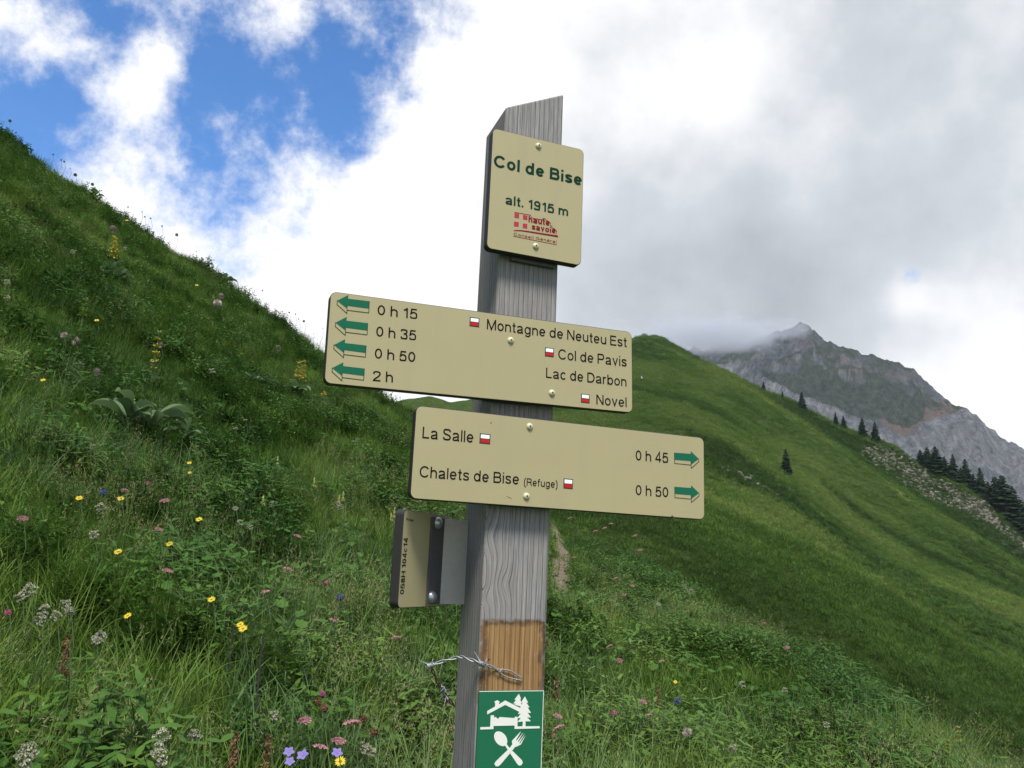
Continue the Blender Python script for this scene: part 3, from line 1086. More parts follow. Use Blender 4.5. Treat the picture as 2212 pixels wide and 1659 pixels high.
def lines_px(pl, polyline, width, bag, h=0.0004):
    q_ = [pl.hit(*p) for p in polyline]
    for a, b in zip(q_[:-1], q_[1:]):
        d = (b - a) / (np.linalg.norm(b - a) + 1e-9)
        nn = np.array([-d[1], d[0]]) * width / 2
        ext = d * width / 2
        bag.add(*slab_poly(pl, [tuple(a - nn - ext), tuple(b - nn + ext), tuple(b + nn + ext), tuple(a + nn - ext)], 0.0, h))


THICK, GAP = 0.018, 0.010
OFF = THICK + GAP
zoom = lambda ox, oy, k: (lambda x, y: ((ox + x * k) / 1.64919, (oy + y * k) / 1.64919))
z1 = zoom(1600, 280, 600 / 1382)
z2 = zoom(1100, 980, 800 / 2212)
z3 = zoom(1650, 1080, 900 / 1821)
z4 = zoom(1300, 1750, 750 / 2212)
z5 = zoom(1400, 2150, 700 / 1982)
z6 = zoom(1440, 1420, 700 / 2212)
z7 = zoom(1780, 740, 240 / 2212)


def face_plane(tilt=0.0, pivot=(1110, 800)):
    o0 = PL + PDN * OFF
    p0 = Plane(o0, PDX, PDN)
    s, t = p0.hit(*pivot)
    return Plane(p0.pt(s, t), PDX, PDN, tilt)


def rect_from(pl, tl, tr, br, bl):
    a, b, c_, d = (pl.hit(*p) for p in (tl, tr, br, bl))
    return ((a[0] + d[0]) / 2, (b[0] + c_[0]) / 2, (c_[1] + d[1]) / 2, (a[1] + b[1]) / 2)


def standoff(pl, rect, parent, drop=0.0):
    """dark metal spacer between board and post"""
    s0 = np.dot(PL - pl.o, pl.ex)
    poly = [(s0 + 0.022, rect[2] - drop), (s0 + PW - 0.012, rect[2] - drop), (s0 + PW - 0.012, rect[3] - 0.02), (s0 + 0.022, rect[3] - 0.02)]
    v, f = slab_poly(pl, poly, -THICK - GAP + 0.0005, -THICK - 0.0003)
    return mesh_obj('spacer', v, f, m_steel_d, parent, SP_LOC)


# --- name plate
pl = face_plane(0.0, (1150, 420))
rect = rect_from(pl, (1067, 276), (1261, 324), (1256, 573), (1048, 537))
np_ = blade('name_plate', pl, rect, THICK, 0.010)
np_['label'] = 'cream plate with the name of the pass at the post top'
standoff(pl, rect, np_, 0.006)
screw(pl, 1163, 315.5, np_)
screw(pl, 1157, 532, np_)
text(pl, 'Col de Bise', z1(365, 722), z1(1088, 880), 25, m_green_t, np_, bold=0.022)
text(pl, 'alt. 1915 m', z1(462, 1030), z1(976, 1130), 19.5, m_green_t, np_, bold=0.014)
lg = Bag()
for q4 in (((490, 175), (638, 198), (632, 348), (486, 325)), ((768, 235), (915, 260), (910, 405), (764, 378)),
           ((474, 455), (626, 475), (622, 625), (470, 605)), ((760, 515), (908, 535), (903, 688), (756, 662))):
    lg.add(*slab_poly(pl, [tuple(pl.hit(*z7(*p))) for p in q4], 0, 0.0004))
logo = lg.obj('logo', m_rose, np_, SP_LOC)
logo['label'] = 'red four-square emblem'
text(pl, 'haute', z7(945, 478), z7(1640, 600), 13.2, m_dred, np_, bold=0.028, spacing=0.95)
text(pl, 'savoie', z7(1055, 715), z7(1835, 852), 12.4, m_dred, np_, bold=0.028, spacing=0.95)
text(pl, 'Conseil Général', z7(462, 905), z7(1862, 1168), 5.6, m_dred, np_, bold=0.0, spacing=1.35)
lb = Bag()
W_ = 0.0009
lines_px(pl, [z7(495, 150), z7(1015, 245), z7(1030, 310), z7(1105, 350), z7(1415, 392), z7(1425, 348), z7(1505, 365), z7(1515, 410),
              z7(1600, 440), z7(1665, 500), z7(1655, 580), z7(1715, 610), z7(1715, 670), z7(1800, 690), z7(1875, 775), z7(1850, 800), z7(1855, 890)], W_, lb)
lines_px(pl, [z7(458, 935), z7(1865, 1215)], W_, lb)
lb.add(*slab_poly(pl, [tuple(pl.hit(*z7(*p))) for p in ((455, 745), (560, 733), (720, 738), (900, 758), (1917, 915), (1915, 972), (900, 800), (700, 772), (560, 765), (470, 768))], 0, 0.0004))
lb.obj('logo_lines', m_dred, np_, SP_LOC)


def arrow(pl, pts_fill, lines, parent):
    a = poly_px(pl, pts_fill, 'arrow', m_green_a, parent)
    b = Bag()
    lines_px(pl, lines, 0.0010, b, 0.0005)
    b.obj('arrow_outline', m_line, parent, SP_LOC)
    return a


def marker(pl, p0, p1, parent):
    """white over red trail blaze in a green frame; corners upper-left, lower-right in pixels"""
    a, b = pl.hit(*p0), pl.hit(*p1)
    s0, s1, t1, t0 = a[0], b[0], (a[1]), b[1]
    bw = (s1 - s0) * 0.09
    mid = t0 + (t1 - t0) * 0.47
    fr = mesh_obj('trail_blaze', *slab_poly(pl, [(s0, t0), (s1, t0), (s1, t1), (s0, t1)], 0, 0.0003), m_line, parent, SP_LOC)
    bg = Bag()
    bg.add(*slab_poly(pl, [(s0 + bw, mid + bw * .6), (s1 - bw, mid + bw * .6), (s1 - bw, t1 - bw), (s0 + bw, t1 - bw)], 0, 0.0007))
    k = len(bg.f)
    bg.add(*slab_poly(pl, [(s0 + bw, t0 + bw), (s1 - bw, t0 + bw), (s1 - bw, mid - bw * .3), (s0 + bw, mid - bw * .3)], 0, 0.0007))
    o2 = fr.data
    bm = bmesh.new()
    bm.from_mesh(o2)
    nv = [bm.verts.new(Vector(tuple(np.array(p) - SP_LOC))) for p in bg.v]
    o2.materials.append(m_whitep)
    o2.materials.append(m_red)
    for i, ff in enumerate(bg.f):
        fc = bm.faces.new([nv[j] for j in ff])
        fc.material_index = 1 if i < k else 2
    bm.to_mesh(o2)
    bm.free()
    return fr


# --- upper direction blade (arrows to the left)
pl = face_plane(-0.0, (1110, 760))
a_, b_ = pl.hit(714, 630), pl.hit(1364, 719)
c_, d_ = pl.hit(702, 829), pl.hit(1364, 892)
tilt1 = 0.5 * (atan2(b_[1] - a_[1], b_[0] - a_[0]) + atan2(d_[1] - c_[1], d_[0] - c_[0]))
pl = face_plane(tilt1, (1110, 760))
rect = rect_from(pl, (713, 628), (1366, 718), (1366, 892), (701, 828))
ub = blade('direction_blade', pl, rect, THICK, 0.011)
ub['label'] = 'upper cream blade with four green arrows pointing left'
standoff(pl, rect, ub)
screw(pl, 1103, 735.5, ub)
screw(pl, 1192, 849, ub)
base_tip = pl.hit(*z2(278, 252))
for (tipx, tipy) in ((278, 252), (262, 468), (246, 688), (229, 915)):
    dx, dy = tipx - 278, tipy - 252
    g = lambda *pts: [z2(x + dx, y + dy) for x, y in pts]
    arrow(pl, g((280, 252), (389, 196), (388, 233), (600, 258), (596, 330), (381, 302), (378, 330)),
          g((280, 252), (278, 290), (375, 378), (378, 300)), ub)
    b = Bag()
    lines_px(pl, g((379, 346), (590, 372), (597, 262)), 0.0010, b, 0.0005)
    b.obj('arrow_outline', m_line, ub, SP_LOC)
text(pl, '0 h 15', z2(676, 392), z2(1068, 434), 21.3, m_black, ub)
text(pl, '0 h 35', z2(662, 603), z2(1056, 644), 21.3, m_black, ub)
text(pl, '0 h 50', z2(648, 820), z2(1047, 858), 21.5, m_black, ub)
text(pl, '2 h', z2(632, 1044), z2(828, 1058), 21.8, m_black, ub)
text(pl, 'Montagne de Neuteu Est', z3(170, 188), z3(1178, 318), 21.5, m_black, ub)
text(pl, 'Col de Pavis', z3(685, 403), z3(1178, 458), 21.0, m_black, ub)
text(pl, 'Lac de Darbon', z3(597, 538), z3(1177, 601), 21.0, m_black, ub)
text(pl, 'Novel', z3(960, 730), z3(1178, 750), 20.5, m_black, ub)
marker(pl, z3(48, 99), z3(115, 175), ub)
marker(pl, z3(590, 318), z3(653, 391), ub)
marker(pl, z3(850, 652), z3(911, 723), ub)

# --- lower direction blade (arrows to the right)
pl = face_plane(0.0, (1140, 1000))
rect = rect_from(pl, (900, 876), (1521, 945), (1522, 1122), (884, 1078))
lb_ = blade('direction_blade', pl, rect, THICK, 0.011)
lb_['label'] = 'lower cream blade with two green arrows pointing right'
standoff(pl, rect, lb_)
screw(pl, 1144, 921.5, lb_)
screw(pl, 1137, 1072, lb_)
for dy in (0, 246):
    dx = 0 if dy == 0 else 2
    g = lambda *pts: [z3(x + dx, y + dy) for x, y in pts]
    arrow(pl, g((1697, 1122), (1641, 1067), (1640, 1086), (1522, 1077), (1523, 1128), (1640, 1138), (1641, 1165)),
          g((1697, 1122), (1698, 1143), (1643, 1190), (1641, 1138)), lb_)
    b = Bag()
    lines_px(pl, g((1522, 1080), (1524, 1155), (1641, 1166)), 0.0010, b, 0.0005)
    b.obj('arrow_outline', m_line, lb_, SP_LOC)
text(pl, '0 h 45', z3(1243, 1133), z3(1477, 1152), 21.5, m_black, lb_)
text(pl, '0 h 50', z3(1243, 1383), z3(1478, 1400), 21.5, m_black, lb_)
text(pl, 'La Salle', z6(203, 446), z6(777, 497), 24.0, m_black, lb_)
text(pl, 'Chalets de Bise', z6(170, 884), z6(1290, 968), 23.5, m_black, lb_)
text(pl, '(Refuge)', z6(1347, 978), z6(1724, 1006), 15.5, m_black, lb_)
marker(pl, z6(852, 390), z6(966, 516), lb_)
marker(pl, z6(1795, 898), z6(1897, 1020), lb_)
# hairline scratches and a chip
for pa_, pb_, ww in ((z6(1155, 1100), z6(1207, 1125), .0007), (z6(975, 280), z6(982, 268), .0012), (z3(1506, 1536), z3(1514, 1545), .003)):
    b = Bag()
    lines_px(pl, [pa_, pb_], ww, b, 0.0002)
    b.obj('scratch', m_core if ww > .002 else m_dred, lb_, SP_LOC)

# --- small blade seen from behind on the left side, with its bracket
qa = polar(1910, 1262)[0]
QD = np.array([sin(qa), cos(qa), 0.0])                # away from us along the board
QN = np.array([cos(qa), -sin(qa), 0.0])               # board face that looks our way


def az_pt(px, py, o, d):
    """horizontal point on the line o + k d under the picture column of a pixel"""
    a = polar(px, py)[0]
    r_ = np.array([sin(a), cos(a)])
    k = -(o[0] * r_[1] - o[1] * r_[0]) / (d[0] * r_[1] - d[1] * r_[0])
    return k


side_k = az_pt(*z4(1065, 750), PL, -PDN)              # depth along the left face where the bracket meets it
root = PL - PDN * side_k
arm = az_pt(*z4(812, 750), root, -PDX)
corner = root - PDX * arm
flange = az_pt(*z4(678, 750), corner, -QD)
zt_ = lambda p, px, py: EYE[2] + ray(px, py)[2] / np.hypot(*ray(px, py)[:2]) * np.hypot(p[0], p[1])
zb_top = zt_(corner, *z4(838, 292))
zb_bot = zt_(corner, *z4(790, 1185))
bpl = Plane(np.array([corner[0], corner[1], 0]) - QN * 0.003, QD, QN)
k_l = bpl.hit(*z4(378, 700))[0]
t_top, t_bot = bpl.hit(*z4(425, 188))[1], bpl.hit(*z4(345, 1231))[1]
bl_ = blade('side_blade', bpl, (k_l, 0.035, t_bot, t_top), 0.017, 0.010)
bl_['label'] = 'cream blade seen from its back, reading a serial number'
steel = Bag()
T_ = 0.004
vv = []


def vbox(p, q_, nrm, t, z0, z1):
    """upright plate from p to q (horizontal), thickness t along nrm"""
    c4 = [p, q_, q_ + nrm * t, p + nrm * t]
    v = [np.array([a[0], a[1], z0]) for a in c4] + [np.array([a[0], a[1], z1]) for a in c4]
    return v, [[0, 1, 2, 3][::-1], [4, 5, 6, 7], [0, 1, 5, 4], [1, 2, 6, 5], [2, 3, 7, 6], [3, 0, 4, 7]]


plate = mesh_obj('bracket', *vbox(corner, root + PDX * 0.001, -PDN, T_, zb_bot, zb_top), m_steel, bl_, SP_LOC)
bevel(plate, 0.001, 2)
# flange of the same bracket, its grazing-angle shade put into a darker steel
fl = mesh_obj('bracket_flange', *vbox(corner - QD * flange, corner - QD * 0.0005, -QN, 0.0029, zb_bot, zb_top), m_steel_d, bl_, SP_LOC)
fpl = Plane(np.array([corner[0], corner[1], 0]), QD, QN)
for (px, py) in (z4(765, 335), z4(702, 1112)):
    s, t = fpl.hit(px, py)
    v, f = dome(fpl, s, t, 0.0105, 0.008, cap=0.85)
    mesh_obj('bolt', v, f, m_bolt, bl_, SP_LOC, True)
text(bpl, '058H 104c14', z4(408, 1082), z4(450, 490), 8.2, m_black, bl_, bold=0.012, spacing=1.0, vertical=True)
text(bpl, 'Pic-bois', z4(434, 304), z4(507, 320), 5.4, m_black, bl_, bold=0.015)

# --- green pictogram plaque low on the post
gpl = Plane(PL + PDN * 0.0045, PDX, PDN)
g4 = [gpl.hit(*z5(*p)) for p in ((872, 880), (1527, 879), (1493, 1659), (833, 1659))]
gw = (g4[0][0] + g4[3][0]) / 2, (g4[1][0] + g4[2][0]) / 2
g_top = (g4[0][1] + g4[1][1]) / 2
gp = mesh_obj('pictogram_plaque', *slab_poly(gpl, rounded_rect(gw[0], gw[1], g_top - 0.175, g_top, 0.002, 2), -0.004, 0), m_plq, sp, SP_LOC)
gp['label'] = 'green plaque with white shelter and cutlery pictograms'
gb = Bag()
for (s0, s1, t0, t1) in ((gw[0], gw[1], g_top - 0.0012, g_top - 0.0002), (gw[1] - 0.0012, gw[1] - 0.0002, g_top - 0.175, g_top - 0.0015)):
    gb.add(*slab_poly(gpl, [(s0, t0), (s1, t0), (s1, t1), (s0, t1)], 0, 0.0003))
gb.obj('rim', m_plqw, gp, SP_LOC)
ROOF = [(950, 1085), (1030, 1040), (1030, 1003), (1022, 990), (1052, 975), (1078, 992), (1068, 1003), (1068, 1018), (1132, 978), (1300, 1062),
        (1290, 1092), (1268, 1090), (1132, 1022), (950, 1118)]
TREE1 = [(1270, 912), (1292, 965), (1280, 964), (1298, 1004), (1290, 1005), (1300, 1042), (1222, 1018), (1238, 1008), (1213, 1008), (1242, 974), (1225, 970)]
TREE2 = [(1330, 938), (1362, 1000), (1345, 1000), (1377, 1048), (1357, 1047), (1392, 1105), (1357, 1101), (1390, 1150), (1352, 1146), (1390, 1188),
         (1335, 1188), (1336, 1242), (1305, 1242), (1310, 1190), (1255, 1195), (1290, 1156), (1255, 1156), (1290, 1110), (1260, 1115), (1292, 1064),
         (1283, 1050), (1306, 1000), (1293, 998)]
BED = [(985, 1128), (1018, 1128), (1018, 1152), (1036, 1145), (1060, 1166), (1076, 1145), (1226, 1156), (1229, 1143), (1256, 1143), (1254, 1240), (1478, 1238),
       (1478, 1258), (1225, 1265), (1225, 1230), (1012, 1235), (1012, 1266), (880, 1271), (880, 1248), (980, 1245)]
for nm, poly, hh in (('shelter_roof_picture', ROOF, .0004), ('fir_picture', TREE1, .0005), ('fir_picture', TREE2, .0006), ('bed_picture', BED, .0007)):
    poly_px(gpl, [z5(*p) for p in poly], nm, m_plqw, gp, hh)
bowl = [(1086 + 82 * cos(a) * cos(.95) - 57 * sin(a) * sin(.95), 1364 + 82 * cos(a) * sin(.95) + 57 * sin(a) * cos(.95)) for a in np.linspace(0, 2 * pi, 25)[:-1]]
poly_px(gpl, [z5(*p) for p in bowl], 'spoon_picture', m_plqw, gp, .0004)
poly_px(gpl, [z5(*p) for p in ((1110, 1428), (1146, 1406), (1150, 1425), (1180, 1462), (1300, 1580), (1308, 1605), (1295, 1630), (1270, 1635), (1250, 1615), (1160, 1480), (1132, 1436))], 'spoon_picture', m_plqw, gp, .0005)
poly_px(gpl, [z5(*p) for p in ((1198, 1388), (1290, 1290), (1240, 1378), (1248, 1384), (1312, 1303), (1258, 1392), (1266, 1398), (1326, 1318), (1274, 1408),
                                (1281, 1415), (1334, 1335), (1290, 1420), (1240, 1446), (1205, 1435))], 'fork_picture', m_plqw, gp, .0006)
poly_px(gpl, [z5(*p) for p in ((1200, 1425), (1235, 1440), (1195, 1490), (1085, 1622), (1060, 1642), (1035, 1640), (1022, 1618), (1035, 1595), (1155, 1480), (1185, 1450))], 'fork_picture', m_plqw, gp, .0007)


# ------------------------------------------------------------------ barbed wire
def tube(pts, r, seg=6, closed=False):
    pts = [np.array(p, float) for p in pts]
    v, f = [], []
    n_ = len(pts)
    up = np.array([0.3, 0.2, 1.0])
    for i in range(n_):
        t = pts[min(i + 1, n_ - 1)] - pts[max(i - 1, 0)]
        t = t / (np.linalg.norm(t) + 1e-12)
        a = np.cross(t, up)
        a /= np.linalg.norm(a) + 1e-12
        b = np.cross(t, a)
        rr = r[i] if hasattr(r, '__len__') else r
        for k in range(seg):
            an = 2 * pi * k / seg
            v.append(pts[i] + rr * (a * cos(an) + b * sin(an)))
    for i in range(n_ - 1):
        for k in range(seg):
            j = (k + 1) % seg
            f.append([i * seg + k, i * seg + j, (i + 1) * seg + j, (i + 1) * seg + k])
    f.append(list(range(seg))[::-1])
    f.append([(n_ - 1) * seg + k for k in range(seg)])
    return v, f


def spline(pts, n_=60):
    pts = np.array(pts, float)
    P = np.vstack([2 * pts[0] - pts[1], pts, 2 * pts[-1] - pts[-2]])
    out = []
    for i in range(1, len(P) - 2):
        for t in np.linspace(0, 1, max(2, n_ // (len(pts) - 1)), endpoint=False):
            a, b, c_, d = P[i - 1], P[i], P[i + 1], P[i + 2]
            out.append(0.5 * (2 * b + (c_ - a) * t + (2 * a - 5 * b + 4 * c_ - d) * t * t + (3 * b - a - 3 * c_ + d) * t ** 3))
    out.append(P[-2])
    return np.array(out)


m_wire = plain('galvanised_wire', (0.30, 0.31, 0.32), 0.5, 0.6, var=0.25, scale=300)
m_wire_r = plain('rusty_wire', (0.11, 0.075, 0.055), 0.75, 0.2, var=0.4, scale=250)
wp = Plane(PL + PDN * 0.004, PDX, PDN)


def wpt(zx, zy, back=0.0):
    """wire point on the plane just in front of the post, pushed back by some metres along the sight line"""
    x, y = z5(zx, zy)
    d = ray(x, y)
    t = np.dot(wp.o - EYE, wp.n) / np.dot(d, wp.n)
    p = EYE + t * d
    return EYE + d * t * (1 + back / np.linalg.norm(p - EYE))


wire_loc = np.array([*(PL - PDX * 0.03)[:2], wpt(880, 610)[2]])
bw = empty('barbed_wire', wire_loc)
tag(bw, 'loose end of twisted barbed wire nailed round the signpost', 'barbed wire')
main = spline([wpt(1300, 765), wpt(1180, 715), wpt(1060, 672), wpt(960, 625, -.004), wpt(890, 600, -.006), wpt(800, 572, .002), wpt(700, 540, .018), wpt(640, 545, .025),
               wpt(520, 578, .034), wpt(385, 622, .04)], 120)
down = spline([wpt(385, 622, .04), wpt(405, 690, .05), wpt(450, 785, .062), wpt(500, 880, .075), wpt(560, 960, .10), wpt(615, 1035, .13)], 60)
for ph, (curve, mt) in ((0, (main, m_wire)), (pi, (main, m_wire)), (0, (down, m_wire_r)), (pi, (down, m_wire_r))):
    tw, n_ = [], len(curve)
    for i, p in enumerate(curve):
        t = curve[min(i + 1, n_ - 1)] - curve[max(i - 1, 0)]
        t /= np.linalg.norm(t)
        a = np.cross(t, UP)
        a /= np.linalg.norm(a)
        b = np.cross(t, a)
        open_ = 0.0019 + (0.0035 * exp(-((i - 14) / 9) ** 2) if curve is main else 0)
        an = ph + i * 0.22
        tw.append(p + open_ * (a * cos(an) + b * sin(an)) if not (curve is main and i < 24) else p + open_ * b * cos(ph))
    mesh_obj('strand', *tube(tw, 0.0012, 6), mt, bw, wire_loc, True)
for ci, (p, t_dir, sc) in enumerate(((wpt(905, 612, -.008), main[60] - main[56], 1.0), (wpt(388, 622, .04), main[-1] - main[-5], 0.9), (wpt(505, 870, .075), down[34] - down[28], 0.8),
                                     (wpt(525, 955, .085), down[44] - down[40], 0.9))):
    t = t_dir / np.linalg.norm(t_dir)
    a = np.cross(t, UP)
    a /= np.linalg.norm(a)
    b = np.cross(t, a)
    coil = [p + t * (k / 40 - .5) * 0.010 + 0.0036 * (a * cos(k * .75) + b * sin(k * .75)) for k in range(41)]
    ends = [coil[0] + (b * 0.9 - t * .55 + a * .2) * 0.017 * sc, coil[-1] + (b * .8 + t * .75 - a * .2) * 0.017 * sc]
    mesh_obj('barb', *tube([ends[0]] + coil + [ends[1]], [0.0004] + [0.0011] * 41 + [0.0004], 6), m_wire, bw, wire_loc, True)
    c2 = [p + t * (0.002 + k / 30 * .006) + 0.0038 * (a * cos(k * .75 + 2) + b * sin(k * .75 + 2)) for k in range(21)]
    mesh_obj('barb', *tube([c2[0] - (b * .9 + t * .5 + a * .3) * 0.016 * sc] + c2 + [c2[-1] - (b * .75 - t * .8) * 0.016 * sc], [0.0004] + [0.0011] * 21 + [0.0004], 6), m_wire, bw, wire_loc, True)
npos = wpt(965, 568, -.002)
mesh_obj('nail', *tube([npos, npos + PDN * 0.006 + UP * 0.002], 0.0014, 8), m_wire_r, bw, wire_loc)
# ------------------------------------------------------------------ meadow vegetation
def leaf_mat(name, c0, c1, c2, trans=0.35, rough=0.6):
    """leaf shader: colour varies per clump and along noise; some light passes through"""
    M = Mat(name)
    info = M.node('ShaderNodeObjectInfo')
    at = M.attr('tint', 'INSTANCER').outputs['Fac']
    n_ = M.noise(5.0, 2, 0.5)
    f_ = M.math('ADD', M.math('MULTIPLY', at, 0.75), M.math('MULTIPLY_ADD', n_, 0.9, -0.32), clamp=True)
    c_ = M.ramp(f_, [(0.0, c0), (0.5, c1), (1.0, c2)])
    M.set(col=c_, rough=rough, spec=0.12)
    tr = M.node('ShaderNodeBsdfTranslucent')
    M.l.new(c_, tr.inputs['Color'])
    mx = M.node('ShaderNodeMixShader')
    mx.inputs[0].default_value = trans
    M.l.new(M.b.outputs[0], mx.inputs[1])
    M.l.new(tr.outputs[0], mx.inputs[2])
    M.l.new(mx.outputs[0], M.out.inputs['Surface'])
    return M.m


m_grass = leaf_mat('grass_blade', (0.040, 0.086, 0.012), (0.092, 0.166, 0.024), (0.186, 0.250, 0.056))
m_blue = leaf_mat('bluish_grass', (0.055, 0.110, 0.036), (0.095, 0.170, 0.058), (0.165, 0.235, 0.090))
m_dry = leaf_mat('seeding_grass', (0.13, 0.135, 0.050), (0.20, 0.185, 0.085), (0.29, 0.25, 0.14), 0.25)
m_herb = leaf_mat('herb_leaf', (0.028, 0.074, 0.010), (0.064, 0.136, 0.018), (0.134, 0.206, 0.040), 0.25, 0.5)
m_broad = leaf_mat('broad_leaf', (0.028, 0.078, 0.012), (0.052, 0.120, 0.020), (0.095, 0.170, 0.036), 0.25, 0.6)
m_stem = leaf_mat('stem', (0.05, 0.085, 0.025), (0.075, 0.11, 0.035), (0.11, 0.13, 0.05), 0.1)


class Tuft:
    def __init__(self):
        self.v, self.f, self.m = [], [], []

    def strip(self, pts, wid, side, mi=0):
        o = len(self.v)
        n_ = len(pts)
        for p, w in zip(pts, wid):
            self.v.append(p - side * w / 2)
            self.v.append(p + side * w / 2)
        for i in range(n_ - 1):
            a = o + 2 * i
            self.f.append([a, a + 1, a + 3, a + 2])
            self.m.append(mi)

    def blade(self, base, az_, L, lean, curl, w, seg=4, mi=0, wend=0.12):
        out = np.array([cos(az_), sin(az_), 0])
        side = np.array([-sin(az_), cos(az_), 0])
        pts, a, p = [], lean, np.array(base, float)
        for k in range(seg + 1):
            pts.append(p.copy())
            p = p + (out * sin(a) + UP * cos(a)) * L / seg
            a += curl / seg
        wd = [w * (1 - (k / seg) ** 1.6 * (1 - wend)) for k in range(seg + 1)]
        self.strip(pts, wd, side, mi)
        return pts[-1]

    def leaf(self, base, d, nrm, L, w, mi=0, droop=0.3, seg=4):
        d = d / np.linalg.norm(d)
        side = np.cross(d, nrm)
        side /= np.linalg.norm(side) + 1e-9
        up_ = np.cross(side, d)
        pts, wd = [], []
        for k in range(seg + 1):
            t = k / seg
            pts.append(base + d * L * t - up_ * L * droop * t * t)
            wd.append(w * max(0.06, sin(pi * min(1, 0.12 + t * 0.88)) ** 0.75))
        self.strip(pts, wd, side, mi)

    def blob(self, c_, r, mi, n_=5, flat=0.6):
        """a few crossed small faces: a floret or seed"""
        for k in range(n_):
            a = random.uniform(0, pi)
            t = random.uniform(-.8, .8)
            e1 = np.array([cos(a), sin(a), 0]) * r
            e2 = (np.array([-sin(a) * sin(t), cos(a) * sin(t), cos(t)])) * r * flat
            o = len(self.v)
            self.v += [c_ - e1 - e2 * .4, c_ + e1 * .2 - e2, c_ + e1 + e2 * .3, c_ - e1 * .1 + e2]
            self.f.append([o, o + 1, o + 2, o + 3])
            self.m.append(mi)

    def obj(self, name, mats, link=False, parent=None):
        o = mesh_obj(name, np.array(self.v), self.f, mats, parent, link=link)
        o.data.polygons.foreach_set('material_index', self.m)
        return o


U = random.uniform


def disc(r):
    a, q_ = U(0, 2 * pi), r * sqrt(U(0, 1))
    return np.array([q_ * cos(a), q_ * sin(a), 0.0])


def grass_tuft(nb, lmin, lmax, w, spread, lean, curl):
    T = Tuft()
    for _ in range(nb):
        T.blade(disc(spread), U(0, 2 * pi), U(lmin, lmax), U(0.02, lean), U(0.2, curl), w * U(.7, 1.3))
    return T


def dry_tuft(nb):
    T = Tuft()
    for _ in range(nb):
        b = disc(0.13)
        az_ = U(0, 2 * pi)
        L = U(0.30, 0.52)
        tip = T.blade(b, az_, L, U(.05, .3), U(.2, .9), 0.0030, 5, 1, 0.5)
        for k in range(random.randint(12, 20)):
            T.blade(tip + np.array([U(-.018, .018), U(-.018, .018), U(-.085, .02)]), U(0, 6.3), U(.008, .018), U(.2, 1.4), .3, .0035, 1, 0, .3)
    for _ in range(16):
        T.blade(disc(.14), U(0, 2 * pi), U(.2, .4), U(.1, .6), U(.5, 1.6), 0.005, 4, 0 if U(0, 1) < .3 else 1)
    return T


def herb_tuft(ns, hmin, hmax, ll, lw, pairs):
    T = Tuft()
    for _ in range(ns):
        b = disc(0.16)
        az_ = U(0, 2 * pi)
        H = U(hmin, hmax)
        ln = U(0, .35)
        d = np.array([cos(az_) * sin(ln), sin(az_) * sin(ln), cos(ln)])
        T.blade(b, az_, H, ln, .1, .004, 2, 1, .6)
        for k in range(pairs):
            p = b + d * H * (0.25 + 0.75 * k / max(1, pairs - 1))
            a0 = k * 1.9 + az_
            for q_ in range(2):
                a = a0 + q_ * pi + U(-.4, .4)
                el = U(-.1, .6)
                s = U(.7, 1.25) * (1.15 - .5 * k / pairs)
                T.leaf(p, np.array([cos(a) * cos(el), sin(a) * cos(el), sin(el)]), UP, ll * s, lw * s, 0, U(.1, .5), 3)
    return T


def lobed_tuft(nl, size):
    """lady's mantle: round pleated leaves on stalks"""
    T = Tuft()
    for _ in range(nl):
        b = disc(.05)
        a = U(0, 2 * pi)
        H, ln = U(.10, .26), U(.2, .9)
        tip = T.blade(b, a, H, ln, .3, .003, 3, 1, .8)
        nrm = np.array([cos(a) * .4, sin(a) * .4, 1.0]) + disc(.4)
        nrm /= np.linalg.norm(nrm)
        e1 = np.cross(nrm, [0.3, .5, .1])
        e1 /= np.linalg.norm(e1)
        e2 = np.cross(nrm, e1)
        o = len(T.v)
        T.v.append(tip)
        R_ = size * U(.7, 1.2)
        N_ = 14
        for k in range(N_):
            an = 2 * pi * k / N_
            rr_ = R_ * (1.0 if k % 2 else .82)
            T.v.append(tip + rr_ * (e1 * cos(an) + e2 * sin(an)) + nrm * R_ * (.22 if k % 2 else .10))
        for k in range(N_):
            T.f.append([o, o + 1 + k, o + 1 + (k + 1) % N_])
            T.m.append(0)
    return T


def lib(name, objs):
    col_ = bpy.data.collections.new(name)
    for o in objs:
        col_.objects.link(o)
    return col_


L_grass = lib('lib_grass', [grass_tuft(60, .16, .40, .0050, .12, .55, 1.7).obj('ga', [m_grass]) for _ in range(3)]
              + [grass_tuft(60, .12, .30, .0045, .14, .8, 1.4).obj('gb', [m_grass]) for _ in range(2)])
L_blue = lib('lib_blue', [grass_tuft(34, .25, .52, .0075, .10, .6, 2.4).obj('ba', [m_blue]) for _ in range(3)])
L_dry = lib('lib_dry', [dry_tuft(15).obj('da', [m_dry, m_grass]) for _ in range(3)])
L_herb = lib('lib_herb', [herb_tuft(16, .10, .30, .050, .018, 6).obj('ha', [m_herb, m_stem]) for _ in range(3)]
             + [herb_tuft(12, .08, .26, .042, .026, 5).obj('hb', [m_herb, m_stem]) for _ in range(2)]
             + [herb_tuft(12, .10, .30, .058, .024, 5).obj('hc', [m_broad, m_stem]) for _ in range(2)])
L_lobe = lib('lib_lobe', [lobed_tuft(16, .030).obj('la', [m_broad, m_stem]) for _ in range(3)])
L_turf = lib('lib_turf', [grass_tuft(120, .07, .20, .0055, .22, .8, 1.2).obj('ta', [m_grass]) for _ in range(3)])


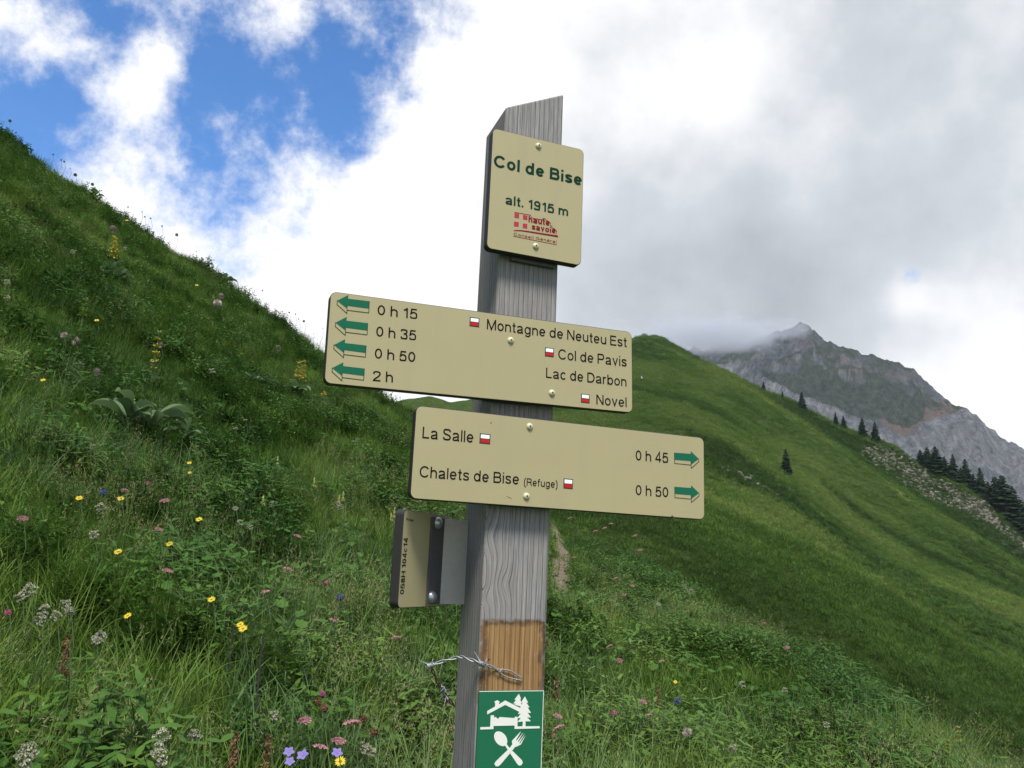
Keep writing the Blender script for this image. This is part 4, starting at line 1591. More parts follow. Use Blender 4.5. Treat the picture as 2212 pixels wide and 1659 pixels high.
def scatter(name, coll, P, yaw, tilt, scl, tint, label):
    """one object that carries a whole kind of ground cover"""
    me = bpy.data.meshes.new(name)
    me.vertices.add(len(P))
    me.vertices.foreach_set('co', P.astype(np.float32).reshape(-1))
    o = bpy.data.objects.new(name, me)
    C.objects.link(o)
    a = me.attributes.new('rot', 'FLOAT_VECTOR', 'POINT')
    a.data.foreach_set('vector', np.stack([tilt[:, 0], tilt[:, 1], yaw], -1).astype(np.float32).reshape(-1))
    for nm, arr in (('scl', scl), ('tint', tint)):
        b_ = me.attributes.new(nm, 'FLOAT', 'POINT')
        b_.data.foreach_set('value', arr.astype(np.float32))
    ng = bpy.data.node_groups.new(name, 'GeometryNodeTree')
    ng.interface.new_socket('Geometry', in_out='INPUT', socket_type='NodeSocketGeometry')
    ng.interface.new_socket('Geometry', in_out='OUTPUT', socket_type='NodeSocketGeometry')
    N, K = ng.nodes, ng.links
    gi, go = N.new('NodeGroupInput'), N.new('NodeGroupOutput')
    ci = N.new('GeometryNodeCollectionInfo')
    ci.inputs['Collection'].default_value = coll
    ci.inputs['Separate Children'].default_value = True
    ci.inputs['Reset Children'].default_value = True
    ip = N.new('GeometryNodeInstanceOnPoints')
    ip.inputs['Pick Instance'].default_value = True
    K.new(gi.outputs[0], ip.inputs['Points'])
    K.new(ci.outputs[0], ip.inputs['Instance'])

    def named(nm, dt):
        q_ = N.new('GeometryNodeInputNamedAttribute')
        q_.data_type = dt
        q_.inputs['Name'].default_value = nm
        return q_.outputs['Attribute']
    e2r = N.new('FunctionNodeEulerToRotation')
    K.new(named('rot', 'FLOAT_VECTOR'), e2r.inputs[0])
    K.new(e2r.outputs[0], ip.inputs['Rotation'])
    K.new(named('scl', 'FLOAT'), ip.inputs['Scale'])
    rv = N.new('FunctionNodeRandomValue')
    rv.data_type = 'INT'
    mx_ = [s for s in rv.inputs if s.name == 'Max' and s.type == 'INT'][0]
    mx_.default_value = len(coll.objects) - 1
    K.new([s for s in rv.outputs if s.type == 'INT'][0], ip.inputs['Instance Index'])
    K.new(ip.outputs[0], go.inputs[0])
    md = o.modifiers.new('scatter', 'NODES')
    md.node_group = ng
    tag(o, label, kind='stuff')
    return o


def field(density_r, rmin=1.15):
    """random points on the meadow; density_r: list of (range, points per square metre)"""
    dr = np.array(density_r)
    rs = np.linspace(rmin, 32, 2000)
    w = np.interp(rs, dr[:, 0], dr[:, 1]) * rs
    th0, th1 = radians(-46), radians(46)
    tot = np.trapezoid(w, rs) * (th1 - th0) if hasattr(np, 'trapezoid') else np.trapz(w, rs) * (th1 - th0)
    N_ = int(tot)
    cdf = np.cumsum(w)
    r_ = np.interp(rng.random(N_), cdf / cdf[-1], rs)
    t_ = rng.uniform(th0, th1, N_)
    keep = r_ < crest_r(t_) + 1.2
    r_, t_ = r_[keep], t_[keep]
    x, y = r_ * np.sin(t_), r_ * np.cos(t_)
    # keep the trodden path and the foot of the post free
    dmin = np.full(len(x), 9.0)
    for a in PATHXY[::2]:
        dmin = np.minimum(dmin, np.hypot(x - a[0], y - a[1]))
    ok = (dmin > np.clip(r_ * .02, .12, .27)) & (np.hypot(x - post_c[0], y - post_c[1]) > 0.12) & ((np.abs(x) > 0.30) | (y > 1.5))
    x, y, r_ = x[ok], y[ok], r_[ok]
    return x, y, near_z(x, y), r_


def plant(name, coll, dens, size, label, patch=None, seed=0):
    x, y, z, r_ = field(dens)
    if patch:
        freq, lo, hi = patch
        v_ = fbm(x * freq, y * freq, 3, .5, seed) + 0.5
        keep = rng.random(len(x)) < np.clip((v_ - lo) / (hi - lo), 0, 1)
        x, y, z, r_ = x[keep], y[keep], z[keep], r_[keep]
    n_ = len(x)
    big = fbm(x * .22, y * .22, 3, .5, 99) + .5
    tint = np.clip(big * .7 + 0.9 * fbm(x * .9, y * .9, 3, .5, 123) + rng.normal(0, .15, n_), 0, 1)
    s = np.interp(r_, [s_[0] for s_ in size], [s_[1] for s_ in size]) * rng.uniform(.72, 1.25, n_)
    tilt = rng.normal(0, .12, (n_, 2))
    # plants on the steep bank lean out from it (downhill, to the right)
    tilt[:, 1] += np.clip(crest_e(np.arctan2(x, y)) * 0.9, -.2, .35)
    print(name, n_)
    return scatter(name, coll, np.stack([x, y, z - 0.015], -1), rng.uniform(0, 2 * pi, n_), tilt, s, tint, label)


plant('meadow_grass', L_grass, [(1, 38), (6, 30), (14, 24), (32, 20)], [(2, .95), (8, .85), (20, .72), (30, .7)], 'fine green grass covering the near slope', (.7, .12, .42), 45)
plant('short_turf', L_turf, [(1, 16), (6, 18), (14, 24), (32, 24)], [(2, 1), (30, 1)], 'short dense turf on the near slope')
plant('arching_grass', L_blue, [(1, 34), (5, 22), (10, 8), (32, 4)], [(2, 1.0), (10, .8), (30, .6)], 'bluish arching grass blades in the foreground', (.5, .38, .62), 5)
plant('seeding_grass', L_dry, [(1, 16), (6, 13), (14, 8), (21, 8), (23, 16), (32, 16)], [(2, .95), (10, .85), (20, .7), (30, .9)], 'pale seeding grass heads among the green', (.8, .42, .66), 15)
plant('meadow_herbs', L_herb, [(1, 50), (6, 42), (14, 30), (32, 20)], [(2, 1.0), (10, 1.15), (30, 1.3)], 'leafy dark green herbs in patches', (.9, .34, .60), 25)
plant('lobed_herbs', L_lobe, [(1, 26), (6, 18), (12, 5), (32, 0)], [(2, 1.0), (10, .9), (30, .8)], 'round lobed leaves in patches low in the meadow', (.8, .50, .66), 35)


# rough tussocks, heath and loose stones that break up the far ridge
m_turfh = leaf_mat('tussock_blade', (0.032, 0.066, 0.011), (0.078, 0.142, 0.022), (0.150, 0.202, 0.046), .3, .8)


def stone(seed):
    rs = random.Random(seed)
    bm = bmesh.new()
    bmesh.ops.create_icosphere(bm, subdivisions=1, radius=.5)
    for v in bm.verts:
        v.co *= rs.uniform(.65, 1.2)
        v.co.z *= .65
    me = bpy.data.meshes.new('stone')
    bm.to_mesh(me)
    bm.free()
    me.materials.append(m_stone)
    return bpy.data.objects.new('stone', me)


m_stone = plain('scree_stone', (0.140, 0.125, 0.102), .9, var=.35, scale=3)
L_hill = lib('lib_hill', [grass_tuft(110, .10, .30, .020, .55, .9, 1.3).obj('hg', [m_turfh]) for _ in range(4)])
L_stone = lib('lib_stone', [stone(k) for k in range(4)])


def on_hill(n_, weight):
    """random points on the ridge mesh, chosen with probability ~ weight (grid array)"""
    w = (weight * rr_cols ** 2).reshape(-1)
    c_ = np.cumsum(w)
    idx = np.searchsorted(c_, rng.random(n_) * c_[-1])
    i, j = np.minimum(idx // len(THm), ROWS - 2), np.minimum(idx % len(THm), len(THm) - 2)
    a, b = rng.random(n_), rng.random(n_)
    g = lambda A: A[i, j] * (1 - a) * (1 - b) + A[i + 1, j] * a * (1 - b) + A[i, j + 1] * (1 - a) * b + A[i + 1, j + 1] * a * b
    return np.stack([g(Xm), g(Ym), g(Zm)], -1), g(rr_cols), g(heath), g(scree_a), g(crest_a)


vis = (TT > tx(1150)) & (TT < tx(2350)) & (band < 3.02)
P_, r_, he, sc_, cr_a = on_hill(60000, vis / (40 + rr_cols) ** 1.35)
keep = rng.random(len(P_)) > np.clip(sc_ * 1.2, 0, .9)
P_, r_, he, cr_a = P_[keep], r_[keep], he[keep], cr_a[keep]
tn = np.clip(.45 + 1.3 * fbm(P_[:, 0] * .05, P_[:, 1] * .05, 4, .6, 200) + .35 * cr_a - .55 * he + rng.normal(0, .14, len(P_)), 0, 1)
scatter('hill_grass', L_hill, P_ - np.array([0, 0, .05]), rng.uniform(0, 6.3, len(P_)), rng.normal(0, .1, (len(P_), 2)) + np.array([0, .3]),
        rng.uniform(.7, 1.5, len(P_)) * (1 + r_ * .002), tn, 'grass tussocks on the green ridge')
P_, r_, he, sc_, cr_a = on_hill(9000, vis * np.clip(heath, 0, 1) ** 2)
scatter('hill_heath', L_herb, P_ - np.array([0, 0, .03]), rng.uniform(0, 6.3, len(P_)), rng.normal(0, .1, (len(P_), 2)), rng.uniform(1.6, 3.4, len(P_)), rng.uniform(0, .4, len(P_)), 'low dark heath shrubs in the gullies of the ridge')
ns_ = np.clip(scree_a + .9 * fbm(Xm * .06, Ym * .06, 4, .6, 210) - .25, 0, 1) * (scree_a > .12)
P_, r_, he, sc_, cr_a = on_hill(6500, vis * ns_)
scatter('scree_stones', L_stone, P_, rng.uniform(0, 6.3, len(P_)), rng.normal(0, .4, (len(P_), 2)), .2 + 1.3 * rng.random(len(P_)) ** 5, rng.random(len(P_)), 'loose grey-brown stones on the bare spur')
# ------------------------------------------------------------------ spruces on the far ridge
m_needle = Mat('spruce_needles')
n = m_needle.noise(1.3, 4, 0.6)
m_needle.set(col=m_needle.ramp(n, [(0.3, (0.006, 0.014, 0.007)), (0.7, (0.020, 0.040, 0.016))]), rough=0.9, spec=0.1)
m_bark = plain('spruce_bark', (0.07, 0.05, 0.035), 0.9, var=0.3, scale=8)


def spruce_meshes(seed):
    """unit-height tree: trunk mesh and crown mesh of drooping boughs"""
    rs = random.Random(seed)
    tv, tf = tube([(0, 0, -.04), (0, 0, .3), (.004, 0, .7), (0, 0, .97)], [.022, .017, .009, .002], 7)
    cv, cf = [], []
    lev = 17
    for k in range(lev):
        z = 0.05 + 0.93 * k / (lev - 1)
        rad = 0.27 * (1 - k / lev) ** 0.8 + 0.010
        nb = max(6, int(13 - k * .4))
        for j in range(nb):
            a = 2 * pi * (j + rs.random()) / nb
            R_ = rad * rs.uniform(.65, 1.18)
            dr = rs.uniform(.15, .5) * R_
            up = rs.uniform(.01, .04)
            d = np.array([cos(a), sin(a), 0])
            s_ = np.array([-sin(a), cos(a), 0])
            p0 = np.array([0, 0, z + up])
            p1 = p0 + d * R_ * .55 - UP * dr * .35
            p2 = p0 + d * R_ - UP * dr
            w = R_ * rs.uniform(.28, .42)
            o = len(cv)
            cv += [p0 + UP * .012, p1 - s_ * w - UP * .022, p1 + s_ * w - UP * .022, p2 - s_ * w * .5 - UP * .012, p2 + s_ * w * .5 - UP * .014, p1 + UP * .008, p2 + UP * .003]
            cf += [[o, o + 1, o + 5], [o, o + 5, o + 2], [o + 1, o + 3, o + 6, o + 5], [o + 5, o + 6, o + 4, o + 2]]
            # hanging twigs
            for q_ in range(3):
                t = rs.uniform(.3, 1)
                b = p0 + (p2 - p0) * t + s_ * rs.uniform(-w, w) * .7
                o = len(cv)
                cv += [b - s_ * .012, b + s_ * .012, b - UP * rs.uniform(.03, .06) + d * .01]
                cf.append([o, o + 1, o + 2])
    t_ = mesh_obj('trunk', tv, tf, m_bark, link=False).data
    c_ = mesh_obj('crown', cv, cf, m_needle.m, link=False).data
    return t_, c_


def instance(name, parts, loc, rz, scale, label, cat, group, tilt=(0, 0)):
    """one thing: an Empty plus one object per part; parts = (name, mesh, location, scale[, rotation])"""
    e_ = empty(name, loc, rz)
    e_.rotation_euler = (tilt[0], tilt[1], rz)
    e_.scale = scale if hasattr(scale, '__len__') else (scale,) * 3
    for p in parts:
        o = bpy.data.objects.new(p[0], p[1])
        C.objects.link(o)
        o.parent = e_
        o.location = p[2]
        o.scale = p[3] if hasattr(p[3], '__len__') else (p[3],) * 3
        if len(p) > 4:
            o.rotation_euler = p[4]
    tag(e_, label, cat, group)
    return e_


SPR = [spruce_meshes(k) for k in range(4)]
TREES = [(1648, 844, 20, 1.0, 'small dark spruce standing highest on the ridge skyline'),
         (1689, 860, 14, .9, 'tiny spruce on the skyline right of the highest one'),
         (1731, 884, 36, 1.1, 'full dark spruce on the skyline, larger than its two upper neighbours'),
         (1752, 895, 10, 1.0, 'shrub-sized spruce just below the full skyline spruce'),
         (1804, 918, 26, .8, 'slim spruce at the left of the upper skyline group'),
         (1822, 924, 25, 1.0, 'spruce second from left in the upper skyline group'),
         (1862, 940, 35, 1.15, 'broad spruce third from left in the upper skyline group'),
         (1891, 953, 37, 1.0, 'spruce at the right end of the upper skyline group'),
         (1697, 1023, 50, .98, 'lone narrow spruce on the open grass spur below the skyline'),
         (1986, 1004, 30, 1.3, 'bushy spruce at the left end of the lower skyline row'),
         (2003, 1013, 42, 1.3, 'bushy spruce second from left in the lower skyline row'),
         (2021, 1022, 50, 1.3, 'tall bushy spruce third from left in the lower skyline row'),
         (2040, 1029, 36, 1.2, 'low spruce fourth from left in the lower skyline row'),
         (2060, 1037, 48, .9, 'pointed spruce fifth from left in the lower skyline row'),
         (2074, 1043, 30, 1.1, 'low spruce filling the gap, sixth in the lower skyline row'),
         (2087, 1049, 52, .9, 'pointed spruce seventh from left in the lower skyline row'),
         (2103, 1058, 34, 1.1, 'low spruce eighth from left in the lower skyline row'),
         (2117, 1064, 56, .85, 'slender tall spruce ninth from left in the lower skyline row'),
         (2136, 1079, 42, 1.1, 'spruce just left of the big dark clump'),
         (2153, 1094, 62, 1.2, 'large spruce at the left side of the big dark clump'),
         (2170, 1108, 76, 1.3, 'largest spruce, in the middle of the big dark clump'),
         (2188, 1120, 70, 1.3, 'large spruce at the right side of the big dark clump'),
         (2207, 1134, 60, 1.3, 'spruce at the right picture edge below the big clump')]
for i, (x, y, hp, wd, lab) in enumerate(TREES):
    p = hill_surface(x, y)
    H = hp / F * np.linalg.norm(p[:2]) * 1.04
    tr, cr_ = SPR[i % 4]
    instance('spruce_tree', [('trunk', tr, (0, 0, 0), 1), ('crown', cr_, (0, 0, 0), 1)], p - UP * 0.3, i * 1.7, (H * wd * (1.25 if i > 8 else 1.1), H * wd * (1.25 if i > 8 else 1.1), H), lab, 'tree', 'spruces on the far ridge')

# ------------------------------------------------------------------ hiker on the ridge
m_body = Mat('hiker_clothes')
sx = m_body.node('ShaderNodeSeparateXYZ')
m_body.l.new(m_body.coord('Object'), sx.inputs[0])
cr2 = m_body.node('ShaderNodeValToRGB')
cr2.color_ramp.interpolation = 'CONSTANT'
els = cr2.color_ramp.elements
els[0].position, els[0].color = 0, (0.02, 0.02, 0.03, 1)
els[1].position, els[1].color = 0.50, (0.45, 0.02, 0.03, 1)
el3 = els.new(0.83)
el3.color = (0.45, 0.28, 0.2, 1)
m_body.l.new(m_body.math('DIVIDE', sx.outputs['Z'], 1.8), cr2.inputs[0])
m_body.set(col=cr2.outputs[0], rough=0.8)
hp_ = hill_surface(1384, 827)
hik = empty('person', hp_, radians(20))
tag(hik, 'person in a red top with a pale blue pack walking up the ridge path', 'person')
J = [((0, 0, .95), .135), ((0, .01, 1.2), .14), ((0, 0, 1.42), .15), ((0, 0, 1.53), .06), ((0, .02, 1.66), .105), ((0, .02, 1.76), .07),
     ((.10, 0, .90), .10), ((.11, .12, .50), .065), ((.11, .06, .08), .05), ((.11, .18, .03), .04),
     ((-.10, 0, .90), .10), ((-.11, -.02, .50), .065), ((-.11, -.18, .10), .05), ((-.11, -.06, .03), .04),
     ((.20, 0, 1.40), .065), ((.27, -.03, 1.13), .05), ((.27, .15, .93), .038),
     ((-.20, 0, 1.40), .065), ((-.27, .02, 1.13), .05), ((-.25, .20, .98), .038)]
E_ = [(0, 1), (1, 2), (2, 3), (3, 4), (4, 5), (0, 6), (6, 7), (7, 8), (8, 9), (0, 10), (10, 11), (11, 12), (12, 13), (2, 14), (14, 15), (15, 16), (2, 17), (17, 18), (18, 19)]
me = bpy.data.meshes.new('body')
me.from_pydata([a for a, b in J], E_, [])
me.materials.append(m_body.m)
bd = bpy.data.objects.new('body', me)
C.objects.link(bd)
bd.parent = hik
bd.modifiers.new('skin', 'SKIN')
if not me.skin_vertices:
    bm = bmesh.new()
    bm.from_mesh(me)
    bm.verts.layers.skin.verify()
    bm.to_mesh(me)
    bm.free()
for i, (a, b) in enumerate(J):
    me.skin_vertices[0].data[i].radius = (b, b)
me.skin_vertices[0].data[0].use_root = True
sb_ = bd.modifiers.new('sub', 'SUBSURF')
sb_.levels = sb_.render_levels = 1
m_pack = plain('pale_blue_pack', (0.25, 0.40, 0.55), 0.7)
bp = rounded_rect(-.15, .15, 1.0, 1.48, .06, 3)
pkv = [(a, -.13, b) for a, b in bp] + [(a * .9, -.32, b * .97 + .03) for a, b in bp]
k_ = len(bp)
pk = mesh_obj('backpack', pkv, [list(range(k_)), list(range(2 * k_ - 1, k_ - 1, -1))] + [[i, k_ + i, k_ + (i + 1) % k_, (i + 1) % k_] for i in range(k_)], m_pack, hik)

# ------------------------------------------------------------------ flowers and plants one can pick out
def fmat(name, col, var=0.25, trans=0.2):
    M = Mat(name)
    n_ = M.noise(40, 3, .6)
    info = M.node('ShaderNodeObjectInfo')
    c_ = M.mix(n_, tuple(v * (1 - var) for v in col), tuple(min(1, v * (1 + var)) for v in col))
    M.set(col=c_, rough=.8, spec=.15)
    return M.m


m_pink = fmat('pink_petal', (0.46, 0.24, 0.25))
m_mag = fmat('magenta_petal', (0.45, 0.10, 0.22))
m_whitef = fmat('cream_petal', (0.36, 0.36, 0.25))
m_yel = fmat('yellow_petal', (0.46, 0.35, 0.03))
m_pyel = fmat('pale_yellow_petal', (0.48, 0.50, 0.16))
m_viol = fmat('violet_petal', (0.16, 0.13, 0.32))
m_puff = fmat('seed_fluff', (0.38, 0.31, 0.29))
m_rust = fmat('rusty_seed', (0.15, 0.085, 0.045))
m_seed = fmat('grey_seed_head', (0.11, 0.12, 0.11))
m_thist = fmat('steel_blue_head', (0.09, 0.11, 0.22))
m_dstem = plain('dark_stalk', (0.030, 0.024, 0.022), 0.9, var=.3)
m_gstem = plain('green_stem', (0.06, 0.10, 0.03), 0.8, var=.3, scale=20)
m_gleaf = leaf_mat('gentian_leaf', (0.105, 0.170, 0.070), (0.12, 0.19, 0.085), (0.15, 0.22, 0.11), .35, .55)
m_lime = leaf_mat('pale_green_leaf', (0.12, 0.20, 0.03), (0.17, 0.26, 0.04), (0.22, 0.30, 0.06), .3, .5)


def stem_mesh(r, mat, bend=.03):
    v, f = tube([(0, 0, -.05), (bend * .3, 0, .3), (bend, 0, .65), (bend * .2, 0, 1.0)], [r, r, r * .8, r * .6], 5)
    return mesh_obj('stem', v, f, mat, link=False).data


def head(kind):
    random.seed(hash(kind) % 1000 if False else sum(map(ord, kind)))
    T = Tuft()
    if kind == 'umbel':
        for k in range(30):
            a, q_ = k * 2.4, .48 * sqrt((k + .5) / 30)
            p = np.array([q_ * cos(a), q_ * sin(a), .22 - .7 * q_ * q_])
            T.blob(p, .10, 0, 5, .7)
            if k % 3 == 0:
                T.strip([np.array([0, 0, -.25]), p], [.02, .02], np.array([-sin(a), cos(a), 0]), 1)
    elif kind == 'cluster':
        for k in range(22):
            p = np.array([U(-.4, .4), U(-.4, .4), U(-.3, .45)])
            T.blob(p, U(.10, .17), 0, 6, .8)
            T.strip([np.array([0, 0, -.5]), p], [.03, .02], np.array([1., 0, 0]), 1)
    elif kind == 'daisy':
        for k in range(14):
            a = 2 * pi * k / 14
            T.leaf(np.array([cos(a) * .12, sin(a) * .12, 0]), np.array([cos(a), sin(a), U(.0, .35)]), UP, U(.34, .42), .15, 0, .1, 3)
        for k in range(10):
            T.blob(np.array([U(-.1, .1), U(-.1, .1), .05]), .07, 1, 3, .6)
    elif kind == 'geranium':
        for k in range(5):
            a = 2 * pi * k / 5
            T.leaf(np.array([cos(a) * .04, sin(a) * .04, 0]), np.array([cos(a), sin(a), .55]), UP, .55, .46, 0, .25, 5)
        T.blob(np.zeros(3) + UP * .1, .08, 1, 4)
    elif kind == 'puff':
        for k in range(110):
            z_ = 1 - 2 * (k + .5) / 110
            a = k * 2.399
            d = np.array([sqrt(1 - z_ * z_) * cos(a), sqrt(1 - z_ * z_) * sin(a), z_])
            s_ = np.cross(d, [.3, .4, .8])
            s_ /= np.linalg.norm(s_)
            T.strip([d * .08, d * U(.38, .52)], [.02, .085], s_, 0)
    elif kind == 'ball':
        for k in range(34):
            z_ = 1 - 2 * (k + .5) / 34
            a = k * 2.399
            d = np.array([sqrt(1 - z_ * z_) * cos(a), sqrt(1 - z_ * z_) * sin(a), z_])
            T.blob(d * .34, .16, 0, 3, .8)
    elif kind == 'spike':
        for k in range(90):
            t = U(0, 1)
            w = .12 * (1 - t * .7)
            T.blob(np.array([U(-w, w), U(-w, w), -.75 * (1 - t) + .1]), U(.02, .04), 0, 2, 1)
    elif kind == 'whorl':
        for k in range(15):
            a = 2 * pi * k / 15 + U(-.25, .25)
            d = np.array([cos(a), sin(a), U(.2, 1.1)])
            T.leaf(np.array([cos(a) * .06, sin(a) * .06, U(-.05, .1)]), d, UP, U(.25, .55), .10, 0, .2, 3)
            T.blob(np.array([cos(a) * U(.15, .4), sin(a) * U(.15, .4), U(.0, .35)]), .08, 0, 2, .9)
        T.m = [0 if random.random() < .75 else 1 for _ in T.m]
    return T


HEADS = {}


def head_mesh(kind, m0, m1=None):
    key = (kind, m0.name)
    if key not in HEADS:
        HEADS[key] = head(kind).obj('flower_head', [m0, m1 or m_gstem]).data
    return HEADS[key]


ST_G = stem_mesh(.0022, m_gstem)
ST_D = stem_mesh(.0030, m_dstem, .0)
KINDS = {  # name, head, petal, centre, real diameter, height, minimal pixels, words, category, group
    'pink': ('pink_umbel', 'umbel', m_pink, None, .048, .36, 10, 'pink flat-topped flower head', 'flower', 'pink umbels in the meadow'),
    'mag': ('clover_flower', 'ball', m_mag, None, .024, .32, 9, 'magenta round flower head', 'flower', 'magenta flower heads in the meadow'),
    'white': ('white_flower', 'cluster', m_whitef, None, .042, .34, 10, 'cream white flower cluster', 'flower', 'cream flower clusters in the meadow'),
    'yellow': ('yellow_daisy', 'daisy', m_yel, m_yel, .036, .34, 8, 'bright yellow daisy-like flower', 'flower', 'yellow flowers in the meadow'),
    'raceme': ('pale_yellow_spike', 'spike', m_pyel, None, .10, .34, 22, 'pale yellow-green flower spike', 'flower', 'pale yellow spikes in the meadow'),
    'violet': ('cranesbill_flower', 'geranium', m_viol, m_whitef, .030, .40, 15, 'violet five-petalled flower', 'flower', 'violet flowers by the lower edge'),
    'puff': ('seed_puff', 'puff', m_puff, None, .055, .34, 16, 'greyish pink fluffy seed head', 'seed head', 'fluffy seed heads in the meadow'),
    'rust': ('dock_spike', 'spike', m_rust, None, .15, .44, 50, 'rusty brown dock seed spike', 'plant', 'rusty spikes in the meadow'),
    'brown': ('faded_clover', 'ball', m_rust, None, .030, .32, 16, 'faded brown round flower head', 'flower', 'faded brown heads in the foreground'),
    'blue': ('sea_holly', 'ball', m_thist, None, .035, .36, 15, 'dull blue thistle-like head', 'flower', 'dull blue heads in the meadow'),
    'sky': ('dried_flower', 'ball', m_seed, None, .026, .0, 4, 'thin dry stem with grey seed head', 'plant', 'seed stems on the left skyline'),
}
FL = {
    'pink': [(49, 1122), (361, 1235), (574, 1280), (718, 1341), (855, 1379), (620, 1231), (642, 1159), (759, 1564), (732, 1603), (342, 1145), (530, 908), (508, 926), (356, 1083),
             (269, 1061), (659, 1559), (691, 1617), (1204, 1548), (1207, 1574), (1317, 1397), (1429, 1429), (1338, 1428), (1402, 1546), (1389, 1517), (1348, 1286), (1365, 1266),
             (1320, 1132), (1306, 1142), (1286, 1148), (1372, 1158), (1231, 1120), (1382, 1189), (1650, 1348), (1700, 1400), (1240, 1205), (1330, 1250)],
    'mag': [(17, 1323), (320, 1044), (696, 1498), (706, 1258), (1196, 1590), (1327, 1540)],
    'white': [(218, 1096), (203, 1157), (588, 1088), (730, 1088), (508, 1100), (518, 1130), (98, 1318), (120, 1332), (85, 1338), (142, 1308), (150, 1322), (215, 1376), (205, 1385), (63, 1274), (45, 1290),
              (352, 1591), (337, 1620), (345, 1640), (200, 965), (591, 1547), (771, 951), (786, 1616), (800, 1625), (49, 1650), (60, 1625), (16, 610), (157, 545), (270, 538), (220, 581), (15, 643), (175, 789), (457, 802),
              (1479, 1268), (1494, 1278), (1422, 1307), (1604, 1479), (1583, 1617), (1696, 1491), (1784, 1567), (736, 1096), (420, 1590), (540, 1140)],
    'yellow': [(171, 1076), (261, 1077), (255, 1192), (366, 1175), (409, 1000), (410, 1021), (287, 864), (519, 1349), (276, 1330), (457, 1295), (430, 1122), (209, 692), (93, 821), (274, 476),
               (425, 616), (1459, 1473), (735, 1645), (525, 1358)],
    'raceme': [(742, 1064), (569, 1073), (600, 988), (679, 1034), (733, 1072), (845, 1110), (852, 1100)],
    'violet': [(624, 1625), (626, 1646), (654, 1632), (728, 1627)],
    'puff': [(244, 495), (164, 737), (209, 804), (477, 640), (600, 752), (347, 746), (138, 724), (1484, 1582), (470, 655)],
    'rust': [(146, 1385), (508, 1600), (580, 1600), (1422, 1490), (1202, 1470)],
    'brown': [(688, 1515), (786, 1552), (810, 1581), (700, 1530), (770, 1560)],
    'blue': [(224, 1063), (735, 1290), (1463, 1514)],
    'sky': [(17, 258), (108, 334), (130, 342), (140, 350), (151, 362), (165, 374), (200, 398), (278, 442), (304, 455), (312, 468), (330, 474), (350, 492), (382, 502), (420, 540), (462, 560), (563, 629), (606, 662), (630, 670), (638, 668), (650, 683),
            (560, 640), (660, 690), (690, 715), (540, 620)],
}
ORD = ['leftmost', 'second from left', 'third from left', 'fourth from left', 'fifth from left', 'sixth from left', 'seventh from left', 'eighth from left', 'ninth from left', 'tenth from left',
       'eleventh from left', 'twelfth from left', 'thirteenth from left', 'fourteenth from left', 'fifteenth from left', 'sixteenth from left', 'seventeenth from left', 'eighteenth from left',
       'nineteenth from left', 'twentieth from left', 'twenty-first from left', 'twenty-second from left', 'twenty-third from left', 'twenty-fourth from left', 'twenty-fifth from left']


def zone(x, y, kind):
    if kind == 'sky':
        return 'on the left skyline'
    if x > 1170:
        return 'on the bank beside the path' if y < 1330 else 'in the right foreground'
    if y < 700:
        return 'high on the left slope'
    if y < 1010:
        return 'midway up the left slope'
    if y < 1200:
        return 'low on the left slope'
    return 'in the left foreground' if y < 1480 else 'near the lower left edge'


for kind, pts in FL.items():
    nm, hd, m0, m1, dia, hgt, minpx, words, cat_, grp = KINDS[kind]
    hm = head_mesh(hd, m0, m1)
    zones = {}
    for p in sorted(pts):
        zones.setdefault(zone(*p, kind), []).append(p)
    for zn, lst in zones.items():
        for k, (x, y) in enumerate(lst):
            q_ = hit_near(x, y, hgt)
            r_ = np.hypot(q_[0], q_[1])
            gz = float(near_z(q_[0], q_[1]))
            h_ = max(.12, q_[2] - gz)
            d_ = max(dia, minpx / F * r_) * random.uniform(.85, 1.2)
            lab = f'{words}, {ORD[k]} of those {zn}' if len(lst) > 1 else f'{words}, the only one {zn}'
            t_ = (random.uniform(-.5, .5), random.uniform(-.5, .5), random.uniform(0, 6))
            if kind == 'sky':
                d_ *= random.choice((.6, .9, 1.0, 1.7))
                h_ *= random.uniform(.75, 1.15)
            if kind in ('rust', 'raceme'):
                t_ = (0, 0, t_[2])
            if kind in ('violet', 'daisy', 'yellow'):
                t_ = (.7, random.uniform(-.3, .3), 0)
            instance(nm, [('stem', ST_G, (0, 0, 0), (1 + r_ * .04, 1 + r_ * .04, h_)), ('flower_head', hm, (0, 0, h_), d_, t_)],
                     (q_[0], q_[1], gz), 0, 1, lab, cat_, grp, tilt=(random.uniform(-.1, .1), random.uniform(-.12, .16)) if kind == 'sky' else (0, 0))


def broad_leaf_mesh(L, w, fold, mat):
    T = Tuft()
    # pleated blade of four strips so that the leaf has ribs and a curl
    seg, rows = 9, 7
    V_ = []
    for k in range(seg + 1):
        t = k / seg
        ww = w * max(.05, sin(pi * min(1, .10 + .90 * t)) ** .8)
        for j in range(rows):
            s_ = (j / (rows - 1) - .5)
            z_ = fold * abs(s_) * ww * 1.6 + (.006 if j % 2 else 0) - .55 * L * t * t
            V_.append((L * t * (1 - .12 * t), s_ * ww, z_ + L * .75 * t))
    f = [[k * rows + j, k * rows + j + 1, (k + 1) * rows + j + 1, (k + 1) * rows + j] for k in range(seg) for j in range(rows - 1)]
    return mesh_obj('leaf', V_, f, mat, smooth=True, link=False).data


LEAF = [broad_leaf_mesh(.30, .10, .5, m_gleaf), broad_leaf_mesh(.24, .085, .3, m_gleaf), broad_leaf_mesh(.34, .12, .7, m_gleaf)]
LEAFL = [broad_leaf_mesh(.20, .07, .5, m_lime)]


